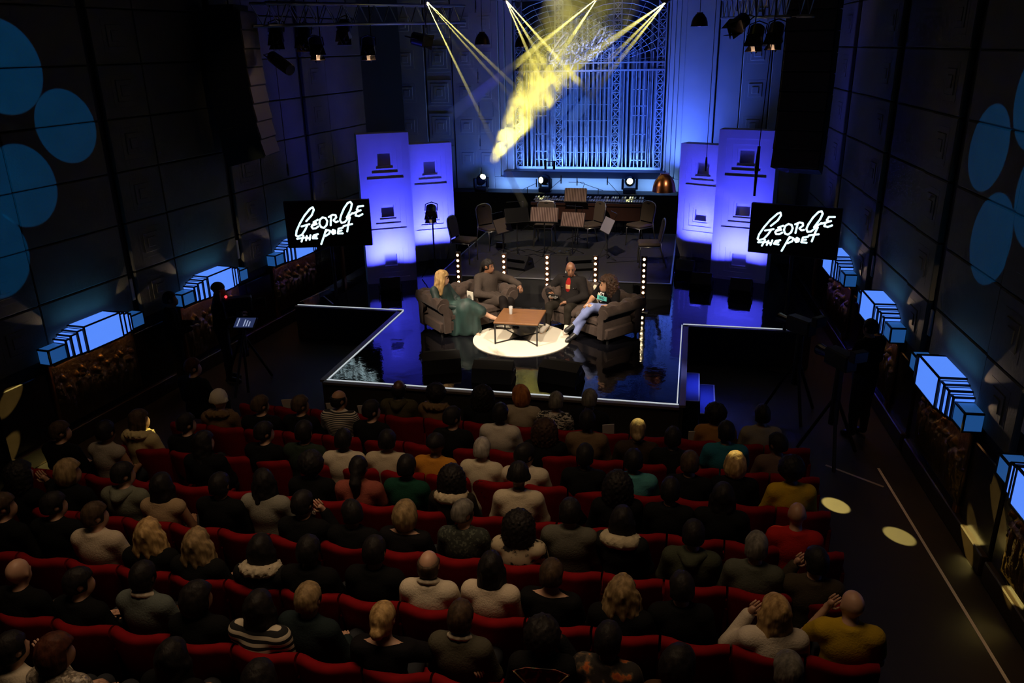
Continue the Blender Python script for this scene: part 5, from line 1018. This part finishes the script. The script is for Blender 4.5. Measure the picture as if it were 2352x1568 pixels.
 (-3.36, 4.24, 6, 'f', 'R', 'tan', 'bob', 'black', 'long', 'black', 'dark haired woman in profile with a bright earring', ''),
 (-2.88, 4.26, 6, 'f', '0', 'tan', 'long', 'black', 'long', 'bigstripes', 'woman in a boldly striped black and white top', ''),
 (-2.55, 4.38, 6, 'm', '0', 'pale', 'short', 'fair', 'long', 'navy', 'man with thick light brown hair in navy', ''),
 (-1.92, 4.25, 6, 'f', 'outR', 'pale', 'bun', 'blonde', 'short', 'blackscoop', 'woman with a blonde bun in a low backed black top', ''),
 (-1.4, 4.38, 6, 'm', '0', 'pale', 'short', 'brown', 'long', 'suit', 'man in a dark grey suit with white collar', 'collar'),
 (-0.8, 4.3, 6, 'm', 'chinR', 'brown', 'afro', 'black', 'long', 'scarfprint', 'dark haired person with a patterned triangle scarf', 'kerchief'),
 (-0.37, 4.34, 6, 'm', '0', 'tan', 'short', 'black', 'short', 'autumn', 'dark haired man in an autumn leaf print shirt', ''),
 (-4.39, 4.26, 6, 'm', 'R', 'pale', 'short', 'black', 'long', 'black', 'dark man right of the bald man at the left edge', ''),
 (-3.91, 3.49, 7, 'f', 'R', 'pale', 'bob', 'auburn', 'short', 'sequin', 'auburn haired woman in a silver sequin top looking right', ''),
 (-4.27, 3.49, 7, 'm', 'chinR', 'pale', 'short', 'black', 'long', 'white', 'man in white at the bottom left with raised fingers', ''),
 (-3.13, 3.61, 7, 'f', '0', 'tan', 'long', 'black', 'long', 'black', 'long dark haired woman at the bottom in black', ''),
 (-2.47, 3.54, 7, 'f', '0', 'tan', 'bob', 'black', 'long', 'black', 'dark bob at the bottom edge', ''),
 (0.1, 4.22, 6, 'f', 'R', 'tan', 'bob', 'black', 'long', 'brown2', 'dark haired woman in brown at the bottom edge', ''),
 (0.77, 4.3, 6, 'm', '0', 'pale', 'short', 'grey', 'long', 'black', 'grey haired person cut by the bottom edge', ''),
]
# ---------------------------------------------------------------- stalls seats
REDV = mat('red_velvet', (.19, .004, .006), .85, var=(12, .25), spec=.1); REDD = mat('red_side', (.17, .005, .006), .8, spec=.1); IRON = mat('seat_iron', (.012, .011, .011), .5, .4)
def seat_meshes():
    m = MB(); NU, NV = 12, 14; prof = []
    for i in range(NV):           # back cross-section: y offset from centre line, z
        t = i/(NV-1); prof.append((-.045, .36+.46*t) if i < NV-1 else None)
    sec = [(-.04, .34), (-.05, .60), (-.05, .80)]+[(.0-.05*math.cos(a), .82+.05*math.sin(a)) for a in np.linspace(.1, math.pi-.1, 8)]+[(.05, .80), (.055, .60), (.05, .34)]
    n = len(sec)
    for u in range(NU+1):
        q = 2*u/NU-1; x = .243*q; drop = .035*max(0, abs(q)-.72)/.28
        for y, z in sec: m.v.append((x, y-.12+.085*q*q-(z-.34)*.16, z-(drop if z > .7 else 0)-.010*(1-q*q)*(z > .7)))
    for u in range(NU):
        for v in range(n): m.f.append((u*n+v, u*n+(v+1) % n, (u+1)*n+(v+1) % n, (u+1)*n+v))
    m.f.append(tuple(range(n))); m.f.append(tuple(NU*n+v for v in reversed(range(n))))
    cush = MB().bbox(-.225, .225, -.06, .36, .36, .46, .03); side = MB().bbox(-.020, .020, -.14, .20, .02, .645, .008); ped = MB().box(-.20, .20, -.06, .12, 0, .36)
    return m.mesh('backrest', 'auto'), cush.mesh('seat_cushion', 'auto'), side.mesh('side_panel'), ped.mesh('pedestal')
SB, SCU, SSI, SPE = seat_meshes(); ORD = ('front', 'second', 'third', 'fourth', 'fifth', 'sixth', 'seventh', 'eighth')
LEFT = (-5.4, -5.9, -6.4, -6.9, -6.9, -6.4, -5.5, -4.9); RIGHT = (1.3, 1.3, 1.3, 1.3, 1.3, 1.4, 1.0, .9); SEATS = {}
NUM = ('', 'second ', 'third ', 'fourth ', 'fifth ', 'sixth ', 'seventh ', 'eighth ', 'ninth ')
def short(p, n=9): return ' '.join(p[10].split()[:n])
for r in range(8):
    xs = [-.29-.505*k for k in range(-3, 14) if LEFT[r] <= -.29-.505*k <= RIGHT[r]]; own = {}
    for p in sorted((p for p in AUD if p[2] == r), key=lambda p: min(abs(p[0]-x) for x in xs)):
        q = min((x for x in xs if x not in own), key=lambda x: abs(x-p[0]), default=None)
        if q is not None and abs(q-p[0]) < .34: own[q] = p
    for x in xs:
        s = empty('theatre_chair', (x, 8.76-.73*r-.12, .043*r))
        if x in own: tag(s, 'red velvet theatre chair of the '+short(own[x], 10), 'chair', 'stalls chairs')
        else:
            rt = sorted(q for q in own if q > x); lf = sorted((q for q in own if q < x), reverse=True)
            if rt: n = round((rt[0]-x)/.505)-1; lab = f'{NUM[n]}vacant red chair left of the '+short(own[rt[0]])
            else: n = round((x-lf[0])/.505)-1; lab = f'{NUM[n]}vacant red chair right of the '+short(own[lf[0]])
            tag(s, lab.strip(), 'chair', 'stalls chairs')
        link('backrest', SB, REDV, s); link('seat_cushion', SCU, REDV, s); link('pedestal', SPE, IRON, s)
        for q in (-.2525, .2525): link('side_panel', SSI, REDD, s, T((q, 0, 0)))
# ---------------------------------------------------------------- the audience
def cm(n, c, **k): return mat('cloth_'+n, c, .9, var=(9, .25), bump=(70, .25), spec=.1, **k)
CL = {'black': cm('black', (.006, .006, .006)), 'olive': cm('olive', (.06, .05, .025)), 'brownfur': cm('brownfur', (.14, .085, .045)), 'cream2': cm('cream2', (.34, .28, .20)), 'rust': cm('rust', (.30, .14, .04)), 'greybeige': cm('greybeige', (.22, .19, .14)), 'offwhite': cm('offwhite', (.50, .44, .36)), 'brown': cm('brown', (.14, .09, .05)),
      'darkbrown': cm('darkbrown', (.035, .022, .014)), 'teal': cm('teal', (.02, .13, .17)), 'mauve': cm('mauve', (.12, .075, .055)), 'goldfur': cm('goldfur', (.50, .40, .20)), 'paleash': cm('paleash', (.30, .26, .21)), 'darkgreen': cm('darkgreen', (.02, .03, .02)), 'cream': cm('cream', (.56, .48, .36)), 'beige': cm('beige', (.46, .38, .27)),
      'orange': cm('orange', (.48, .20, .025)), 'creamprint': cm('creamprint', (.55, .47, .34)), 'tealpale': cm('tealpale', (.06, .22, .22)), 'mustard': cm('mustard', (.48, .30, .02)), 'greywhite': cm('greywhite', (.22, .21, .17)), 'greygreen': cm('greygreen', (.15, .155, .115)), 'tan': cm('tan', (.34, .24, .14)), 'coral': cm('coral', (.26, .07, .05)),
      'thetee': cm('thetee', (.006, .006, .006)), 'darkgreen2': cm('darkgreen2', (.008, .045, .028)), 'creamscarf': cm('creamscarf', (.020, .016, .012)), 'creamknit': cm('creamknit', (.54, .46, .33)), 'blackscoop': cm('blackscoop', (.008, .007, .008)), 'raglan': cm('raglan', (.10, .095, .075)), 'creamscarf2': cm('creamscarf2', (.012, .012, .012)),
      'greendark': cm('greendark', (.045, .05, .032)), 'red': cm('red', (.36, .014, .010)), 'charcoal': cm('charcoal', (.075, .078, .06)), 'brownjkt': cm('brownjkt', (.045, .035, .022)), 'beige2': cm('beige2', (.50, .41, .30)), 'blacksparkle': cm('blacksparkle', (.008, .008, .007)), 'whitefur': cm('whitefur', (.012, .012, .012)), 'white': cm('white', (.58, .50, .38)),
      'white2': cm('white2', (.60, .50, .38)), 'blackcrew': cm('blackcrew', (.006, .006, .006)), 'ivory': cm('ivory', (.58, .50, .40)), 'mustard2': cm('mustard2', (.46, .30, .02)), 'slate': cm('slate', (.10, .115, .105)), 'navy': cm('navy', (.014, .022, .024)), 'suit': cm('suit', (.075, .068, .048)), 'scarfprint': cm('scarfprint', (.008, .008, .008)), 'brown2': cm('brown2', (.06, .03, .018)),
      'stripes': ramp_mat('fine_stripes', 'wave', 14, [(.48, (.012, .012, .014)), (.54, (.50, .44, .36))], .9), 'bigstripes': ramp_mat('bold_stripes', 'wave', 6.0, [(.48, (.006, .006, .007)), (.53, (.52, .45, .34))], .9, dist=1.0),
      'bwprint': ramp_mat('bw_print', 'noise', 26, [(.47, (.010, .010, .010)), (.53, (.45, .40, .33))], .9, (1, 1, 3)), 'dots': ramp_mat('dotted_cloth', 'voro', 60, [(.6, (.018, .022, .016)), (.8, (.07, .08, .06))], .9), 'floral': ramp_mat('floral_cloth', 'noise', 13, [(.40, (.010, .010, .010)), (.46, (.44, .36, .24)), (.62, (.48, .40, .27)), (.70, (.05, .045, .03))], .9),
      'autumn': ramp_mat('autumn_print', 'noise', 12, [(.50, (.016, .012, .010)), (.58, (.10, .07, .04)), (.64, (.46, .12, .02)), (.72, (.30, .05, .02))], .9), 'sequin': ramp_mat('sequin_cloth', 'voro', 70, [(.3, (.16, .13, .10)), (.9, (.62, .54, .42))], .35)}
POSES = {'0': {}, 'R': dict(hR=R3(math.radians(-42), math.radians(-6))), 'L': dict(hR=R3(math.radians(35), math.radians(-4)), head=(-.02, .02, 1.13)),
         'chinR': dict(elR=(.26, .16, .70), wrR=(.10, .20, .96), haR=(.07, .17, 1.04), upR=(.6, -.6, 0), hR=R3(math.radians(-15))), 'chinL': dict(elL=(-.27, .15, .70), wrL=(-.13, .20, .96), haL=(-.10, .16, 1.05), upL=(-.6, -.6, 0), hR=R3(math.radians(18))),
         'outR': dict(elR=(.36, .10, .80), wrR=(.58, .03, .84), haR=(.66, -.02, .80), hR=R3(math.radians(-8)))}
_pc = {}
def pose(p, sex):
    if (p, sex) not in _pc:
        J = jj(**POSES[p]); J.setdefault('hR', np.eye(3)); J['head'] = J.get('head', BASE['head']); _pc[p, sex] = (J, make_body(J, .019, 1.06 if sex == 'm' else .93).mesh('person', True), make_bottom(J, .024, 1.0).mesh('trousers', True), make_shoes(J, .02).mesh('shoes', True), {})
    return _pc[p, sex]
def top_mesh(p, sex, sl, drop):
    J, _, _, _, tm = pose(p, sex)
    if (sl, drop) not in tm: tm[sl, drop] = make_top(J, .017, 1.06 if sex == 'm' else .93, sl, .018, drop).mesh('top', True)
    return tm[sl, drop]
_hc = {}
TROU = mat('dark_denim', (.012, .014, .020), .9); FURM = {'goldfur': cm('furgold', (.55, .44, .22)), 'brownfur': cm('furbrown', (.16, .10, .05)), 'whitefur': cm('furwhite', (.42, .36, .26)), 'creamscarf': cm('scarfcream', (.48, .40, .27)), 'creamscarf2': cm('scarfcream2', (.42, .36, .24))}
def ring(h, r, R, z, bump, seed): return sdf_mesh([('c', (R*math.cos(a), -.03+R*.8*math.sin(a), z-.03*math.sin(a)), (R*math.cos(a+.7), -.03+R*.8*math.sin(a+.7), z-.03*math.sin(a+.7)), r, r) for a in np.arange(0, 6.2, .7)], h, .03, 0, None, lambda P: bump*_n(P, 95, seed))
EXTRA = {'fur': shared('fur', lambda: ring(.014, .045, .125, .985, .016, 1).mesh('fur_collar', True)), 'scarf': shared('scarf', lambda: ring(.014, .055, .125, .965, .010, 2).mesh('scarf', True)), 'collar': shared('collar', lambda: ring(.012, .016, .072, 1.015, .001, 3).mesh('shirt_collar', True)),
         'hood': shared('hood', lambda: sdf_mesh([('c', (-.09, -.06, .99), (0, -.14, .96), .04, .05), ('c', (.09, -.06, .99), (0, -.14, .96), .04, .05)], .014, .04, 0, None, lambda P: .006*_n(P, 60)).mesh('hood', True))}
rng = random.Random(12)
for (x, y, r, sex, ps, skin, hs, hc, sl, top, lab, ex) in AUD:
    J, bm, tr, shm, _ = pose(ps, sex); sc_ = rng.uniform(.97, 1.03)
    b = link('person', bm, SKIN[skin]); b.location = (x, y-.02, .043*r); b.rotation_euler = (0, 0, math.radians(rng.uniform(-7, 7))); b.scale = (rng.uniform(.97, 1.05), 1.0, sc_); tag(b, lab, 'person', 'audience in the stalls')
    link('top', top_mesh(ps, sex, sl, .028 if top in ('blackscoop', 'blackcrew') else .0), CL[top], b); link('trousers', tr, TROU, b); link('shoes', shm, GLOSSBLACK, b)
    Mh = T(Vector(J['head'])) @ Matrix([list(q) for q in np.array(J['hR'])]).to_4x4()
    if hs:
        if hs not in _hc: _hc[hs] = hair_mesh(hs, .0115).mesh('hair', True)
        link('hat' if hs in ('beanie', 'cap') else 'hair', _hc[hs], HAIR[hc], b, Mh @ Matrix.Scale(1.06, 4))
    if ex in ('fur', 'scarf'): link({'fur': 'fur_collar', 'scarf': 'scarf'}[ex], EXTRA[ex], FURM[top], b)
    elif ex == 'hood': link('hood', EXTRA['hood'], CL[top], b)
    elif ex == 'collar': link('shirt_collar', EXTRA['collar'], CL['white'], b)
    elif ex == 'the': word('The', .09, mat('shirt_white', (.6, .55, .45), .8), b, T((0, -.172, .70)) @ RX(math.radians(96)))
    elif ex == 'print':
        word('CUT FULL', .042, BLACK, b, T((.07, -.178, .84)) @ RX(math.radians(90)), 'back_lettering'); m = MB(); M_ = T((.09, -.183, .74)) @ RX(math.radians(92)); m.prism([(-.02, -.06), (.02, -.07), (.035, -.01), (.05, .03), (.02, .035), (.015, .06), (-.005, .06), (-.01, .03), (-.05, .0), (-.03, -.01)], 0, .004, M_); m.build('back_figure', BLACK, b)
    elif ex == 'kerchief':
        m = MB(); M_ = T((0, -.165, .99)) @ RX(math.radians(97)); m.prism([(-.19, 0), (0, -.24), (.19, 0), (.10, .04), (-.10, .04)], .0, .006, M_); k = m.build('kerchief', ramp_mat('kerchief_print', 'noise', 22, [(.5, (.012, .012, .012)), (.6, (.25, .05, .03)), (.68, (.05, .12, .06))], .8), b)
        m = MB(); m.tube([M_ @ Vector(p) for p in ((-.18, 0, .008), (0, -.23, .008), (.18, 0, .008))], .006, 5); m.build('kerchief_border', mat('kerchief_edge', (.45, .36, .16), .7), b)
# papers left on the front seats and small things
for i, (x, y) in enumerate(((-4.95, 8.42), (-4.33, 8.42), (-3.90, 8.42), (-.80, 8.42), (.20, 8.42))):
    o = MB().bbox(-.07, .07, -.003, .003, 0, .16, .001).build('programme_sheet', mat('paper', (.72, .68, .58), .8), M=T((x, 8.62, .76)) @ RX(.25) @ RZ(.2)); tag(o, ('white programme propped on the first vacant front seat', 'white programme propped on the second vacant front seat', 'white programme propped on the third vacant front seat', 'yellow-lit programme on a red seat left of the tied hair', 'folded programme on a seat before the blue steps')[i], 'paper', 'programmes on the seats')
# yellow strays that catch heads in the stalls
for p, rr, e in (((-.42, 7.97, 1.26), .075, 5200), ((.58, 7.26, 1.30), .07, 5200), ((-5.93, 7.20, 1.10), .11, 5200), ((-4.90, 8.1, 1.16), .05, 3000), ((-5.25, 7.2, 1.04), .06, 3000), ((.92, 6.42, 1.06), .05, 3000)):
    src = Vector((-1.0, 13.0, 7.2)) if p[0] > -3 else Vector((-3.4, 13.0, 7.2)); dd = (Vector(p)-src).length; spot('stray_spot', src, p, e, (1, .85, .30), max(1, 2*math.degrees(math.atan(rr/dd))), .5, .01)
# ---------------------------------------------------------------- crew standing in the side aisles
def stander(x, y, rz, label, hs='short', prop=None):
    J = jj(pelvis=(0, 0, .95), chest=(0, 0, 1.25), neck=(0, 0, 1.43), head=(0, .04, 1.575), hR=np.eye(3), shL=(-.18, 0, 1.37), shR=(.18, 0, 1.37), elL=(-.24, .05, 1.10), elR=(.24, .06, 1.10), wrL=(-.14, .28, 1.12), wrR=(.14, .28, 1.12), haL=(-.10, .35, 1.14), haR=(.10, .35, 1.14), hipL=(-.09, 0, .90), hipR=(.09, 0, .90), knL=(-.10, .02, .48), knR=(.10, .03, .48), anL=(-.10, 0, .09), anR=(.10, 0, .09), toL=(-.11, .13, .04), toR=(.11, .13, .04))
    b = make_body(J, .02).build('person', SKIN['tan'], None, True, M=T((x, y, 0)) @ RZ(rz)); tag(b, label, 'person', 'crew in the side aisles'); make_top(J, .02).build('top', CL['black'], b, True); make_bottom(J, .022).build('trousers', TROU, b, True); make_shoes(J, .02).build('shoes', GLOSSBLACK, b, True)
    if hs not in _hc: _hc[hs] = hair_mesh(hs, .0115).mesh('hair', True)
    link('hair', _hc[hs], HAIR['black'], b, T(Vector(J['head'])))
    return b
stander(-7.78, 10.38, math.radians(-62), 'man in black standing in profile before the near left wall lamp'); stander(-7.30, 10.95, math.radians(-60), 'camera operator in black before the middle left wall lamp', 'cap'); stander(2.42, 10.65, math.radians(35), 'operator in black standing before the right wall lamps')
def camera_rig(x, y, rz, label, tally=True):
    r = empty('television_camera', (x, y, 0), rz); tag(r, label, 'camera', 'television cameras')
    MB().bbox(-.09, .09, -.20, .22, 1.28, 1.50, .02).build('camera_body', BLACK, r); MB().lathe([(.06, 0), (.075, .18), (.08, .2)], 14, T((0, .22, 1.38)) @ RX(-math.pi/2)).build('lens', GLOSSBLACK, r); MB().bbox(-.10, .10, -.34, -.24, 1.46, 1.60, .01).build('viewfinder', BLACK, r)
    if tally: MB().ball((.04, -.16, 1.53), .022, 8, 5).build('tally_light', mat('tally_red', (.8, .02, .02), .4, emit=(1, .03, .04), estr=3), r, True)
    MB().tube([(0, 0, .5), (0, 0, 1.28)], [.06, .05], 10).build('pedestal', BLACK, r)
    for k in range(3): MB().tube([(0, 0, .9), (.42*math.cos(2.1*k), .42*math.sin(2.1*k), .02)], .022, 6).build('leg', BLACK, r)
camera_rig(-6.92, 10.9, math.radians(-62), 'black television camera with a red tally light at the left'); camera_rig(1.62, 11.2, math.radians(40), 'dark television camera on a tripod at the right of the stage', False); camera_rig(1.95, 9.95, math.radians(30), 'dark television camera in the right aisle', False)
pm = empty('prompt_screen', M=T((-6.5, 10.35, 1.28)) @ RZ(math.radians(8)) @ RX(math.radians(-62))); tag(pm, 'small tilted prompt screen with pale lines of text', 'screen')
MB().bbox(-.17, .17, 0, .03, -.12, .12, .005).build('casing', BLACK, pm); MB().box(-.15, .15, -.003, 0, -.10, .10).build('screen_panel', mat('prompt_blue', (.01, .012, .03), .3, emit=(.02, .03, .09), estr=1.0), pm)
m = MB(); [m.box(xx-.008, xx+.008, -.006, -.003, -.08, .08-.02*i) for i, xx in enumerate((-.10, .0, .04, .08))]; m.build('text_line', mat('prompt_text', (.4, .45, .6), .4, emit=(.35, .42, .62), estr=.8), pm)
MB().tube([(0, .02, 0), (0, .5, -1.05)], .02, 6, RX(math.radians(62)) if False else None).build('stand_pole', BLACK, pm)
# ---------------------------------------------------------------- the smoke plume over the stage
PL = sdf_mesh([('c', on(.20), on(.42), .22, .42), ('c', on(.42), on(.75), .42, .68), ('c', on(.75), on(1.15), .68, .95), ('e', on(.40, -.40, .10), (.40, .3, .18), None), ('e', on(.8, .35, .05), (.35, .3, .3), None)], .06, .12, 0, None, lambda P: .05*_n(P, 7))
o = PL.build('smoke_plume', SMOKE, None, True); tag(o, 'billowing plume of yellow lit smoke before the organ grille', 'smoke', kind='stuff')
spot('plume_lamp', S0+(E0-S0)*.06, E0, 10000, (1, .86, .14), 20, .6, .03)
